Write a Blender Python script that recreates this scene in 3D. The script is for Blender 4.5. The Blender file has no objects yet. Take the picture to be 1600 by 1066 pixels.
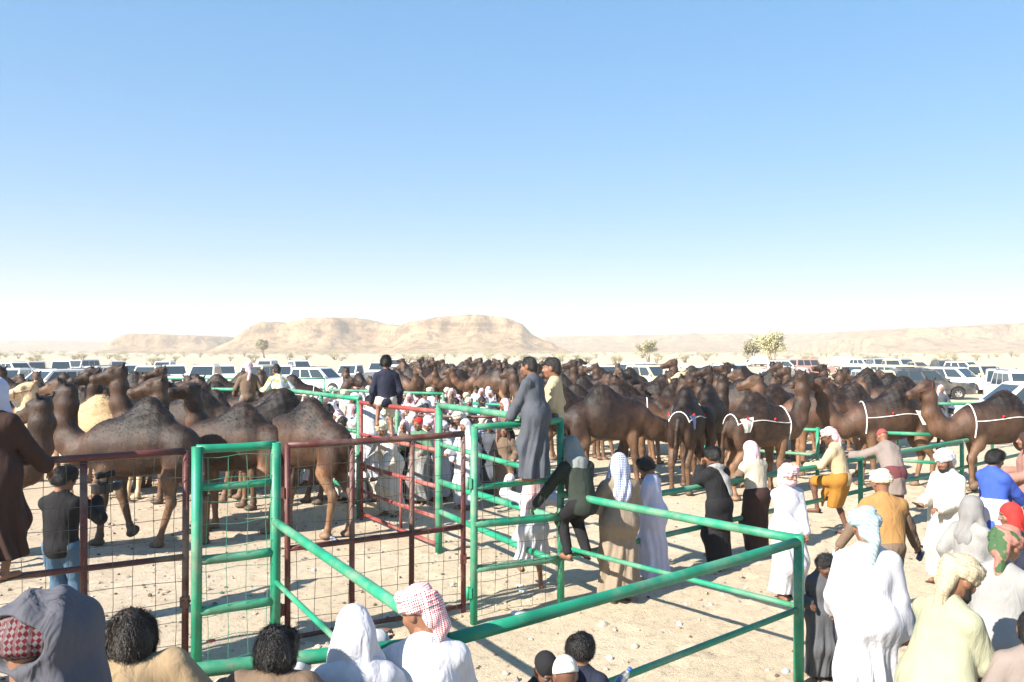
import bpy, math, random
import numpy as np
from mathutils import Vector, Matrix

sc = bpy.context.scene
COL = sc.collection
rnd = random.Random(7)
nr = np.random.RandomState(11)
R = math.radians

# ------------------------------------------------------------------ camera, sky, sun, exposure
CAM_H = 3.0          # eye height of the photographer, standing on a low stand
FPX = 1250.0         # focal length in pixels of the 1600 px wide photograph
HOR = 548.0          # image row of the horizon
cam = bpy.data.cameras.new('camera')
cam.sensor_width = 36.0
cam.lens = 36.0 * FPX / 1600.0
cam.shift_y = (HOR - 533.0) / 1600.0
cam.clip_start = 0.1
cam.clip_end = 12000
cam_o = bpy.data.objects.new('camera', cam)
COL.objects.link(cam_o)
cam_o.location = (0, 0, CAM_H)
cam_o.rotation_euler = (R(90), 0, 0)
sc.camera = cam_o

SUN_EL = R(34.0)
SH = Vector((0.775, 0.632, 0)).normalized()       # direction in which shadows fall
world = bpy.data.worlds.new('World')
sc.world = world
world.use_nodes = True
wn = world.node_tree.nodes
wl = world.node_tree.links
wn.clear()
w_out = wn.new('ShaderNodeOutputWorld')
w_bg = wn.new('ShaderNodeBackground')
w_sky = wn.new('ShaderNodeTexSky')
w_sky.sky_type = 'NISHITA'
w_sky.sun_disc = False
w_sky.sun_elevation = SUN_EL
sunpos = Vector((-SH.x, -SH.y, 0))
w_sky.sun_rotation = math.atan2(sunpos.x, sunpos.y)
w_sky.altitude = 0
w_sky.air_density = 0.8
w_sky.dust_density = 0.3
w_sky.ozone_density = 7.0
w_bg.inputs['Strength'].default_value = 0.15
w_gam = wn.new('ShaderNodeGamma'); w_gam.inputs[1].default_value = 0.38      # flattens the sky's contrast as the camera's tone curve did
w_hsv = wn.new('ShaderNodeHueSaturation'); w_hsv.inputs['Saturation'].default_value = 1.92
w_hsv.inputs['Value'].default_value = 1.16
wl.new(w_sky.outputs[0], w_gam.inputs[0])
wl.new(w_gam.outputs[0], w_hsv.inputs['Color'])
wl.new(w_hsv.outputs[0], w_bg.inputs[0])
wl.new(w_bg.outputs[0], w_out.inputs[0])

sun = bpy.data.lights.new('sun', 'SUN')
sun.energy = 4.4
sun.angle = R(0.53)
sun.color = (1.0, 0.93, 0.83)
sun_o = bpy.data.objects.new('sun', sun)
COL.objects.link(sun_o)
sdir = Vector((SH.x * math.cos(SUN_EL), SH.y * math.cos(SUN_EL), -math.sin(SUN_EL)))
sun_o.rotation_euler = sdir.to_track_quat('-Z', 'Y').to_euler()
sun_o.location = (-20, -20, 30)

sc.view_settings.view_transform = 'Standard'
sc.view_settings.look = 'None'
sc.view_settings.gamma = 1.0
sc.view_settings.exposure = 1.68
sc.render.engine = 'CYCLES'
sc.cycles.use_denoising = True
sc.cycles.max_bounces = 6
sc.cycles.diffuse_bounces = 3
sc.cycles.glossy_bounces = 2
sc.cycles.transmission_bounces = 3
sc.cycles.transparent_max_bounces = 6
sc.cycles.volume_bounces = 0

# ------------------------------------------------------------------ helpers
def gx(px, D):
    """world x of the photograph's column px at distance D"""
    return (px - 800.0) / FPX * D

def gd(py, z=0.0):
    """distance of a point of height z that shows in row py"""
    return (CAM_H - z) * FPX / (py - HOR)

def gp(px, py, z=0.0):
    D = gd(py, z)
    return Vector((gx(px, D), D, z))

def tag(o, label=None, cat=None, group=None, kind=None):
    if label: o['label'] = label
    if cat: o['category'] = cat
    if group: o['group'] = group
    if kind: o['kind'] = kind
    return o

def empty(name, loc=(0, 0, 0), rz=0.0, scale=1.0):
    o = bpy.data.objects.new(name, None)
    COL.objects.link(o)
    o.location = loc
    o.rotation_euler = (0, 0, rz)
    o.scale = (scale,) * 3
    o.empty_display_size = 0.1
    return o

def obj(name, me, parent=None, mat=None):
    o = bpy.data.objects.new(name, me)
    COL.objects.link(o)
    if parent: o.parent = parent
    if mat is not None:
        if len(me.materials) == 0: me.materials.append(mat)
    return o

def recolour(o, mat):
    o.material_slots[0].link = 'OBJECT'
    o.material_slots[0].material = mat

def copy_tree(o, parent=None):
    c = o.copy()
    COL.objects.link(c)
    c.parent = parent
    for ch in o.children:
        copy_tree(ch, c)
    return c

def fast_mesh(name, V, F, smooth=True, cols=None):
    """V (n,3) array, F (m,k) array of quads or triangles"""
    me = bpy.data.meshes.new(name)
    V = np.asarray(V, np.float32)
    F = np.asarray(F, np.int32)
    k = F.shape[1]
    me.vertices.add(len(V))
    me.vertices.foreach_set('co', V.ravel())
    me.loops.add(F.size)
    me.loops.foreach_set('vertex_index', F.ravel())
    me.polygons.add(len(F))
    me.polygons.foreach_set('loop_start', np.arange(0, F.size, k, dtype=np.int32))
    me.polygons.foreach_set('use_smooth', np.full(len(F), smooth))
    me.update(calc_edges=True)
    if cols is not None:
        a = me.attributes.new('col', 'FLOAT_COLOR', 'POINT')
        c4 = np.ones((len(V), 4), np.float32)
        c4[:, :3] = cols
        a.data.foreach_set('color', c4.ravel())
    return me

class MB:
    """collects polygons of any size into one mesh"""
    def __init__(s): s.v = []; s.f = []; s.sm = []
    def add(s, vs, fs, smooth=False):
        n = len(s.v)
        s.v += [tuple(v) for v in vs]
        s.f += [tuple(i + n for i in f) for f in fs]
        s.sm += [smooth] * len(fs)
        return s
    def box(s, c, d, rot=None):
        x, y, z = (d[0] / 2, d[1] / 2, d[2] / 2)
        vs = [Vector((a * x, b * y, e * z)) for e in (-1, 1) for b in (-1, 1) for a in (-1, 1)]
        if rot is not None: vs = [rot @ v for v in vs]
        vs = [v + Vector(c) for v in vs]
        return s.add(vs, [(0, 2, 3, 1), (4, 5, 7, 6), (0, 1, 5, 4), (2, 6, 7, 3), (0, 4, 6, 2), (1, 3, 7, 5)])
    def tube(s, pts, r, n=10, caps=True):
        """round pipe along a list of points; r is one radius or a list"""
        pts = [Vector(p) for p in pts]
        rs = r if isinstance(r, (list, tuple)) else [r] * len(pts)
        t0 = (pts[1] - pts[0]).normalized()
        up = Vector((0, 0, 1)) if abs(t0.z) < 0.9 else Vector((1, 0, 0))
        u = t0.cross(up).normalized()
        vs = []
        for i, p in enumerate(pts):
            t = (pts[min(i + 1, len(pts) - 1)] - pts[max(i - 1, 0)]).normalized()
            u = (u - t * u.dot(t)).normalized()
            w = t.cross(u)
            for k in range(n):
                a = 2 * math.pi * k / n
                vs.append(p + (u * math.cos(a) + w * math.sin(a)) * rs[i])
        fs = []
        for i in range(len(pts) - 1):
            for k in range(n):
                k2 = (k + 1) % n
                fs.append((i * n + k, i * n + k2, (i + 1) * n + k2, (i + 1) * n + k))
        b = len(s.v)
        s.add(vs, fs, True)
        if caps:
            m = len(pts) - 1
            s.f += [tuple(b + k for k in range(n))[::-1], tuple(b + m * n + k for k in range(n))]
            s.sm += [False, False]
        return s
    def mesh(s, name, mat=None):
        me = bpy.data.meshes.new(name)
        me.from_pydata(s.v, [], s.f)
        me.polygons.foreach_set('use_smooth', s.sm)
        me.update()
        if mat is not None: me.materials.append(mat)
        return me
    def build(s, name, mat=None, parent=None):
        return obj(name, s.mesh(name, mat), parent)

# ---- smooth noise made of sines, for displacement
def sn(P, freq, seed, n=7):
    r = np.random.RandomState(seed)
    out = np.zeros(len(P))
    for i in range(n):
        d = r.normal(size=3)
        d /= np.linalg.norm(d)
        out += np.sin(P @ (d * freq * r.uniform(.6, 1.5)) + r.uniform(0, 6.28))
    return out / math.sqrt(n)

def vnoise2(x, y, seed):
    """value noise on the plane, -1..1"""
    xi = np.floor(x).astype(np.int64); yi = np.floor(y).astype(np.int64)
    xf = x - xi; yf = y - yi
    xf = xf * xf * (3 - 2 * xf); yf = yf * yf * (3 - 2 * yf)
    def h(a, b):
        n = (a * 374761393 + b * 668265263 + seed * 1274126177) & 0xffffffff
        n = ((n ^ (n >> 13)) * 1274126177) & 0xffffffff
        return ((n ^ (n >> 16)) & 0xffff) / 32767.5 - 1
    a = h(xi, yi); b = h(xi + 1, yi); c = h(xi, yi + 1); d = h(xi + 1, yi + 1)
    return (a * (1 - xf) + b * xf) * (1 - yf) + (c * (1 - xf) + d * xf) * yf

def fbm2(x, y, seed, oct=4):
    o = 0; a = 1
    for i in range(oct):
        o = o + a * vnoise2(x, y, seed + i)
        x = x * 2.03; y = y * 2.03; a *= .5
    return o / 1.9

# ---- blended volumes meshed with surface nets: used for every body and garment
class SDF:
    def __init__(s, k=.03): s.k = k; s.p = []; s.cuts = []
    def cone(s, a, b, ra, rb=None, col=None, k=None, flat=None, sub=False):
        s.p.append(('c', np.array(a, float), np.array(b, float), ra, ra if rb is None else rb, col, s.k if k is None else k, flat, sub))
        return s
    def path(s, pts, rs, col=None, k=None, flat=None):
        for i in range(len(pts) - 1):
            s.cone(pts[i], pts[i + 1], rs[i], rs[i + 1], col, k, flat)
        return s
    def ell(s, c, r, col=None, k=None, rot=None, sub=False):
        s.p.append(('e', np.array(c, float), np.array(r, float), None if rot is None else np.array(rot, float), None, col, s.k if k is None else k, None, sub))
        return s
    def cut(s, n, d):
        """keep only what lies where n.p < d"""
        s.cuts.append((np.array(n, float), d)); return s
    @staticmethod
    def _bb(p):
        if p[0] == 'c':
            m = max(p[3], p[4])
            if p[7] is not None: m = m * max(1.0, p[7][1])
            return np.minimum(p[1], p[2]) - m, np.maximum(p[1], p[2]) + m
        m = p[2] if p[3] is None else np.full(3, p[2].max())
        return p[1] - m, p[1] + m
    @staticmethod
    def _d(p, X, Y, Z):
        if p[0] == 'c':
            a, b, ra, rb = p[1:5]
            ba = b - a
            L = max(float(ba @ ba), 1e-9)
            dx, dy, dz = X - a[0], Y - a[1], Z - a[2]
            t = np.clip((dx * ba[0] + dy * ba[1] + dz * ba[2]) / L, 0, 1)
            dx = dx - t * ba[0]; dy = dy - t * ba[1]; dz = dz - t * ba[2]
            q = dx * dx + dy * dy + dz * dz
            r = ra + (rb - ra) * t
            if p[7] is not None:
                ax, f = p[7]
                u = dx * ax[0] + dy * ax[1] + dz * ax[2]
                q = q + u * u * (1 / (f * f) - 1)
                g = np.sqrt(np.maximum(q, 1e-12))
                return (g - r) * min(f, 1.0)
            return np.sqrt(np.maximum(q, 1e-12)) - r
        c, r, rot = p[1:4]
        dx, dy, dz = X - c[0], Y - c[1], Z - c[2]
        if rot is not None:
            dx, dy, dz = (dx * rot[0, 0] + dy * rot[1, 0] + dz * rot[2, 0],
                          dx * rot[0, 1] + dy * rot[1, 1] + dz * rot[2, 1],
                          dx * rot[0, 2] + dy * rot[1, 2] + dz * rot[2, 2])
        k0 = np.sqrt((dx / r[0]) ** 2 + (dy / r[1]) ** 2 + (dz / r[2]) ** 2)
        k1 = np.sqrt((dx / r[0] ** 2) ** 2 + (dy / r[1] ** 2) ** 2 + (dz / r[2] ** 2) ** 2) + 1e-9
        return k0 * (k0 - 1) / k1
    def mesh(s, h, colours=False, colw=.02):
        add = [p for p in s.p if not p[8]]
        bb = [s._bb(p) for p in add]
        lo = np.min([b[0] for b in bb], 0) - 3 * h
        hi = np.max([b[1] for b in bb], 0) + 3 * h
        n = np.ceil((hi - lo) / h).astype(int) + 1
        gxs = [lo[i] + h * np.arange(n[i]) for i in range(3)]
        F = np.full(n, .3)
        for p in s.p:
            a, b = s._bb(p)
            pad = p[6] + 2.5 * h
            i0 = np.clip(np.floor((a - pad - lo) / h).astype(int), 0, n - 1)
            i1 = np.clip(np.ceil((b + pad - lo) / h).astype(int) + 1, 1, n)
            if (i1 <= i0).any(): continue
            X = gxs[0][i0[0]:i1[0], None, None]; Y = gxs[1][None, i0[1]:i1[1], None]; Z = gxs[2][None, None, i0[2]:i1[2]]
            d = s._d(p, X, Y, Z)
            G = F[i0[0]:i1[0], i0[1]:i1[1], i0[2]:i1[2]]
            k = p[6]
            if p[8]:
                d = -d
                if k > 0:
                    hh = np.maximum(k - np.abs(G - d), 0) / k
                    G[...] = np.maximum(G, d) + hh * hh * k * .25
                else:
                    G[...] = np.maximum(G, d)
            else:
                if k > 0:
                    hh = np.maximum(k - np.abs(G - d), 0) / k
                    G[...] = np.minimum(G, d) - hh * hh * k * .25
                else:
                    G[...] = np.minimum(G, d)
        for nn, dd in s.cuts:
            F = np.maximum(F, gxs[0][:, None, None] * nn[0] + gxs[1][None, :, None] * nn[1] + gxs[2][None, None, :] * nn[2] - dd)
        S = F < 0
        c = np.zeros(np.array(F.shape) - 1, np.int8)
        for i in (0, 1):
            for j in (0, 1):
                for k in (0, 1):
                    c += S[i:n[0] - 1 + i, j:n[1] - 1 + j, k:n[2] - 1 + k]
        mask = (c > 0) & (c < 8)
        cells = np.argwhere(mask)
        idx = np.full(c.shape, -1, np.int32)
        idx[mask] = np.arange(len(cells))
        acc = np.zeros((len(cells), 3)); cnt = np.zeros(len(cells))
        cor = [(i, j, k) for i in (0, 1) for j in (0, 1) for k in (0, 1)]
        val = {q: F[cells[:, 0] + q[0], cells[:, 1] + q[1], cells[:, 2] + q[2]] for q in cor}
        for q in cor:
            for ax in range(3):
                if q[ax] == 0:
                    w = list(q); w[ax] = 1; w = tuple(w)
                    fa, fb = val[q], val[w]
                    m = (fa < 0) != (fb < 0)
                    t = np.where(m, fa / np.where(m, fa - fb, 1), 0)
                    pos = np.array(q, float)[None, :].repeat(len(cells), 0)
                    pos[:, ax] = t
                    acc += pos * m[:, None]; cnt += m
        V = lo + h * (cells + acc / np.maximum(cnt, 1)[:, None])
        Q = []
        for ax in range(3):
            o1, o2 = [(1, 2), (2, 0), (0, 1)][ax]
            sl0 = [slice(1, -1)] * 3; sl1 = [slice(1, -1)] * 3
            sl0[ax] = slice(0, -1); sl1[ax] = slice(1, None)
            A = S[tuple(sl0)]; B = S[tuple(sl1)]
            e = np.argwhere(A != B)
            if len(e) == 0: continue
            flip = A[e[:, 0], e[:, 1], e[:, 2]]
            e = e + 1; e[:, ax] -= 1
            def ci(d1, d2):
                w = e.copy(); w[:, o1] -= d1; w[:, o2] -= d2
                return idx[w[:, 0], w[:, 1], w[:, 2]]
            q = np.stack([ci(1, 1), ci(0, 1), ci(0, 0), ci(1, 0)], 1)
            q[~flip] = q[~flip][:, ::-1]
            Q.append(q)
        Q = np.concatenate(Q)
        Q = Q[(Q >= 0).all(1)]
        C = None
        if colours:
            W = np.zeros(len(V)); C = np.zeros((len(V), 3))
            for p in s.p:
                if p[5] is None: continue
                d = s._d(p, V[:, 0], V[:, 1], V[:, 2])
                if p[8]: d = np.abs(d)
                w = np.exp(-np.clip(d, -colw, 30 * colw) / colw * 2)
                W += w; C += w[:, None] * np.array(p[5])
            C /= np.maximum(W, 1e-12)[:, None]
        return V, Q, C

def normals(V, Q):
    a = V[Q[:, 2]] - V[Q[:, 0]]; b = V[Q[:, 3]] - V[Q[:, 1]]
    fn = np.cross(a, b)
    N = np.zeros_like(V)
    for i in range(4): np.add.at(N, Q[:, i], fn)
    return N / (np.linalg.norm(N, axis=1)[:, None] + 1e-12)

def join_parts(parts):
    Vs, Qs, Cs = [], [], []; n = 0
    for V, Q, C in parts:
        Vs.append(V); Qs.append(Q + n); Cs.append(C); n += len(V)
    return np.concatenate(Vs), np.concatenate(Qs), np.concatenate(Cs)

# ------------------------------------------------------------------ materials
def new_mat(name):
    m = bpy.data.materials.new(name)
    m.use_nodes = True
    nt = m.node_tree
    return m, nt.nodes, nt.links, nt.nodes['Principled BSDF']

def nd(n, t, **kw):
    x = n.new(t)
    for k, v in kw.items():
        if k in x.inputs: x.inputs[k].default_value = v
        else: setattr(x, k, v)
    return x

def ramp(n, pts):
    r = n.new('ShaderNodeValToRGB')
    e = r.color_ramp.elements
    while len(e) < len(pts): e.new(.5)
    for i, (p, c) in enumerate(pts):
        e[i].position = p
        e[i].color = (c[0], c[1], c[2], 1) if not isinstance(c, (int, float)) else (c, c, c, 1)
    return r

def mixc(n, l, fac, a, b, mode='MIX'):
    m = n.new('ShaderNodeMix'); m.data_type = 'RGBA'; m.blend_type = mode
    for sock, v in ((m.inputs[0], fac), (m.inputs[6], a), (m.inputs[7], b)):
        if hasattr(v, 'is_linked') or hasattr(v, 'links'): l.new(v, sock)
        elif isinstance(v, (int, float)): sock.default_value = v
        else: sock.default_value = (v[0], v[1], v[2], 1)
    return m.outputs[2]

def simple_mat(name, col, rough=.6, metal=0, var=.15, scale=6, bump=0, bscale=40, spec=.5, rand=0):
    m, n, l, b = new_mat(name)
    tc = n.new('ShaderNodeTexCoord')
    no = nd(n, 'ShaderNodeTexNoise', Scale=scale, Detail=5.0)
    l.new(tc.outputs['Object'], no.inputs['Vector'])
    r = ramp(n, [(.25, 1 - var), (.75, 1 + var * .6)])
    l.new(no.outputs['Fac'], r.inputs[0])
    c = mixc(n, l, 1.0, col, r.outputs[0], 'MULTIPLY')
    if rand:
        oi = n.new('ShaderNodeObjectInfo')
        r2 = ramp(n, [(0, 1 - rand), (1, 1 + rand)])
        l.new(oi.outputs['Random'], r2.inputs[0])
        c = mixc(n, l, 1.0, c, r2.outputs[0], 'MULTIPLY')
    l.new(c, b.inputs['Base Color'])
    b.inputs['Roughness'].default_value = rough
    b.inputs['Metallic'].default_value = metal
    b.inputs['Specular IOR Level'].default_value = spec
    if bump:
        n2 = nd(n, 'ShaderNodeTexNoise', Scale=bscale, Detail=6.0)
        l.new(tc.outputs['Object'], n2.inputs['Vector'])
        bp = nd(n, 'ShaderNodeBump', Strength=bump, Distance=.02)
        l.new(n2.outputs['Fac'], bp.inputs['Height'])
        l.new(bp.outputs[0], b.inputs['Normal'])
    return m

def cloth_mat(name, col, rough=.85, weave=True, pattern=None, col2=None, pscale=60, fold=.5):
    """woven cloth: faint stains, soft wrinkles, optional check / stripe / blotch pattern"""
    m, n, l, b = new_mat(name)
    tc = n.new('ShaderNodeTexCoord')
    no = nd(n, 'ShaderNodeTexNoise', Scale=5.0, Detail=6.0, Roughness=.6)
    l.new(tc.outputs['Object'], no.inputs['Vector'])
    r = ramp(n, [(.3, .86), (.7, 1.03)])
    l.new(no.outputs['Fac'], r.inputs[0])
    base = col
    if pattern == 'check':
        at = n.new('ShaderNodeAttribute'); at.attribute_name = 'cuv'
        mp = n.new('ShaderNodeMapping'); mp.inputs['Rotation'].default_value = (0, 0, .785)
        l.new(at.outputs['Vector'], mp.inputs[0])
        ck = nd(n, 'ShaderNodeTexChecker', Scale=pscale)
        ck.inputs[1].default_value = (*col, 1); ck.inputs[2].default_value = (*col2, 1)
        l.new(mp.outputs[0], ck.inputs[0])
        # plain white stripes between bands of check, as woven
        wv = nd(n, 'ShaderNodeTexWave', Scale=pscale * .10); wv.bands_direction = 'X'
        l.new(at.outputs['Vector'], wv.inputs['Vector'])
        rr = ramp(n, [(.80, 0), (.9, 1)]); l.new(wv.outputs['Fac'], rr.inputs[0])
        base = mixc(n, l, rr.outputs[0], ck.outputs[0], tuple(.5 * a_ + .5 * b_ for a_, b_ in zip(col, col2)))
    elif pattern == 'blotch':
        n3 = nd(n, 'ShaderNodeTexNoise', Scale=pscale, Detail=2.0)
        l.new(tc.outputs['Object'], n3.inputs['Vector'])
        rr = ramp(n, [(.50, 0), (.54, 1)])
        l.new(n3.outputs['Fac'], rr.inputs[0])
        base = mixc(n, l, rr.outputs[0], col, col2)
    elif pattern == 'stripe':
        wv = nd(n, 'ShaderNodeTexWave', Scale=pscale, Distortion=1.5)
        wv.bands_direction = 'DIAGONAL'
        l.new(tc.outputs['Object'], wv.inputs['Vector'])
        rr = ramp(n, [(.45, 0), (.6, 1)])
        l.new(wv.outputs['Fac'], rr.inputs[0])
        base = mixc(n, l, rr.outputs[0], col, col2)
    c = mixc(n, l, 1.0, base, r.outputs[0], 'MULTIPLY')
    l.new(c, b.inputs['Base Color'])
    b.inputs['Roughness'].default_value = rough
    b.inputs['Specular IOR Level'].default_value = .2
    mp2 = n.new('ShaderNodeMapping'); mp2.inputs['Scale'].default_value = (1, 1, .35)
    l.new(tc.outputs['Object'], mp2.inputs[0])
    n2 = nd(n, 'ShaderNodeTexNoise', Scale=13.0, Detail=3.0, Distortion=.6)
    l.new(mp2.outputs[0], n2.inputs['Vector'])
    wr_ = nd(n, 'ShaderNodeTexVoronoi', Scale=7.0); wr_.feature = 'SMOOTH_F1'
    mp3 = n.new('ShaderNodeMapping'); mp3.inputs['Scale'].default_value = (1, 1, .4); mp3.inputs['Rotation'].default_value = (.3, .5, 0)
    mxv = mixc(n, l, .12, tc.outputs['Object'], n2.outputs['Color'], 'ADD')
    l.new(mxv, mp3.inputs[0]); l.new(mp3.outputs[0], wr_.inputs['Vector'])
    sm = nd(n, 'ShaderNodeMath', operation='ADD'); l.new(n2.outputs['Fac'], sm.inputs[0]); l.new(wr_.outputs['Distance'], sm.inputs[1])
    bp = nd(n, 'ShaderNodeBump', Strength=fold, Distance=.035)
    l.new(sm.outputs[0], bp.inputs['Height'])
    l.new(bp.outputs[0], b.inputs['Normal'])
    return m

def vcol_mat(name, rough=.6, spec=.3, var=.25, scale=30, bump=.2, bscale=90, stretch=(1, 1, 1), rand=.0, sheen=0, dust=None):
    """colour from the mesh's own 'col' attribute, broken up by noise"""
    m, n, l, b = new_mat(name)
    at = n.new('ShaderNodeAttribute'); at.attribute_name = 'col'
    tc = n.new('ShaderNodeTexCoord')
    mp = n.new('ShaderNodeMapping'); mp.inputs['Scale'].default_value = stretch
    l.new(tc.outputs['Object'], mp.inputs[0])
    no = nd(n, 'ShaderNodeTexNoise', Scale=scale, Detail=6.0, Roughness=.65)
    l.new(mp.outputs[0], no.inputs['Vector'])
    r = ramp(n, [(.25, 1 - var), (.75, 1 + var)])
    l.new(no.outputs['Fac'], r.inputs[0])
    c = mixc(n, l, 1.0, at.outputs['Color'], r.outputs[0], 'MULTIPLY')
    if dust:
        nd2 = nd(n, 'ShaderNodeTexNoise', Scale=2.6, Detail=9.0, Roughness=.72)
        l.new(tc.outputs['Object'], nd2.inputs['Vector'])
        rd = ramp(n, [(.48, 0), (.72, dust[1])]); l.new(nd2.outputs['Fac'], rd.inputs[0])
        c = mixc(n, l, rd.outputs[0], c, dust[0])
    if rand:
        oi = n.new('ShaderNodeObjectInfo')
        r2 = ramp(n, [(0, (1 - rand, 1 - rand, 1 - rand * .9)), (.5, (1, .97, .95)), (1, (1 + rand * 1.2, 1 + rand, 1 + rand * .8))])
        l.new(oi.outputs['Random'], r2.inputs[0])
        c = mixc(n, l, 1.0, c, r2.outputs[0], 'MULTIPLY')
    l.new(c, b.inputs['Base Color'])
    b.inputs['Roughness'].default_value = rough
    b.inputs['Specular IOR Level'].default_value = spec
    if sheen:
        b.inputs['Sheen Weight'].default_value = sheen
        b.inputs['Sheen Roughness'].default_value = .5
    n2 = nd(n, 'ShaderNodeTexNoise', Scale=bscale, Detail=4.0)
    l.new(mp.outputs[0], n2.inputs['Vector'])
    bp = nd(n, 'ShaderNodeBump', Strength=bump, Distance=.02)
    l.new(n2.outputs['Fac'], bp.inputs['Height'])
    l.new(bp.outputs[0], b.inputs['Normal'])
    return m

def paint_mat(name, col, chip=(.16, .10, .07), rough=.38):
    """old gloss paint on steel pipe: faded patches, chips with rust, dust"""
    m, n, l, b = new_mat(name)
    tc = n.new('ShaderNodeTexCoord')
    geo = n.new('ShaderNodeNewGeometry')
    no = nd(n, 'ShaderNodeTexNoise', Scale=3.0, Detail=6.0)
    l.new(geo.outputs['Position'], no.inputs['Vector'])
    r = ramp(n, [(.3, .68), (.7, 1.18)])
    l.new(no.outputs['Fac'], r.inputs[0])
    c = mixc(n, l, 1.0, col, r.outputs[0], 'MULTIPLY')
    n2 = nd(n, 'ShaderNodeTexNoise', Scale=17.0, Detail=8.0, Roughness=.7)
    l.new(geo.outputs['Position'], n2.inputs['Vector'])
    r2 = ramp(n, [(.63, 0), (.66, 1)])
    l.new(n2.outputs['Fac'], r2.inputs[0])
    c = mixc(n, l, r2.outputs[0], c, chip)
    n3 = nd(n, 'ShaderNodeTexNoise', Scale=1.3, Detail=7.0, Roughness=.7)
    l.new(geo.outputs['Position'], n3.inputs['Vector'])
    r3 = ramp(n, [(.48, 0), (.72, .5)])
    l.new(n3.outputs['Fac'], r3.inputs[0])
    c = mixc(n, l, r3.outputs[0], c, (.42, .36, .28))
    l.new(c, b.inputs['Base Color'])
    rr = ramp(n, [(.3, rough), (.8, .75)])
    l.new(n3.outputs['Fac'], rr.inputs[0])
    l.new(rr.outputs[0], b.inputs['Roughness'])
    bp = nd(n, 'ShaderNodeBump', Strength=.25, Distance=.004)
    l.new(n2.outputs['Fac'], bp.inputs['Height'])
    l.new(bp.outputs[0], b.inputs['Normal'])
    return m

M_GREEN = paint_mat('green_paint', (.010, .235, .125))
M_BROWN = paint_mat('oxide_red_paint', (.10, .022, .018), rough=.45)
M_RED = paint_mat('faded_red_paint', (.28, .045, .04), rough=.5)
M_WIRE = simple_mat('wire', (.10, .11, .09), .5, .6)
M_WIREG = simple_mat('green_wire', (.05, .25, .15), .5, .1)
# ------------------------------------------------------------------ ground
def ground_z(x, y):
    """height of the sand at a place (also used to seat things on it)"""
    d = np.sqrt(x * x + y * y)
    near = np.clip((60 - d) / 45, 0, 1)
    z = .018 * fbm2(x * 1.1, y * 1.1, 3) + .016 * fbm2(x * 4.3, y * 4.3, 9, 3) * near
    z = z + .06 * fbm2(x * .05, y * .05, 21, 2) * np.clip((d - 20) / 60, 0, 1)
    return z

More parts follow.
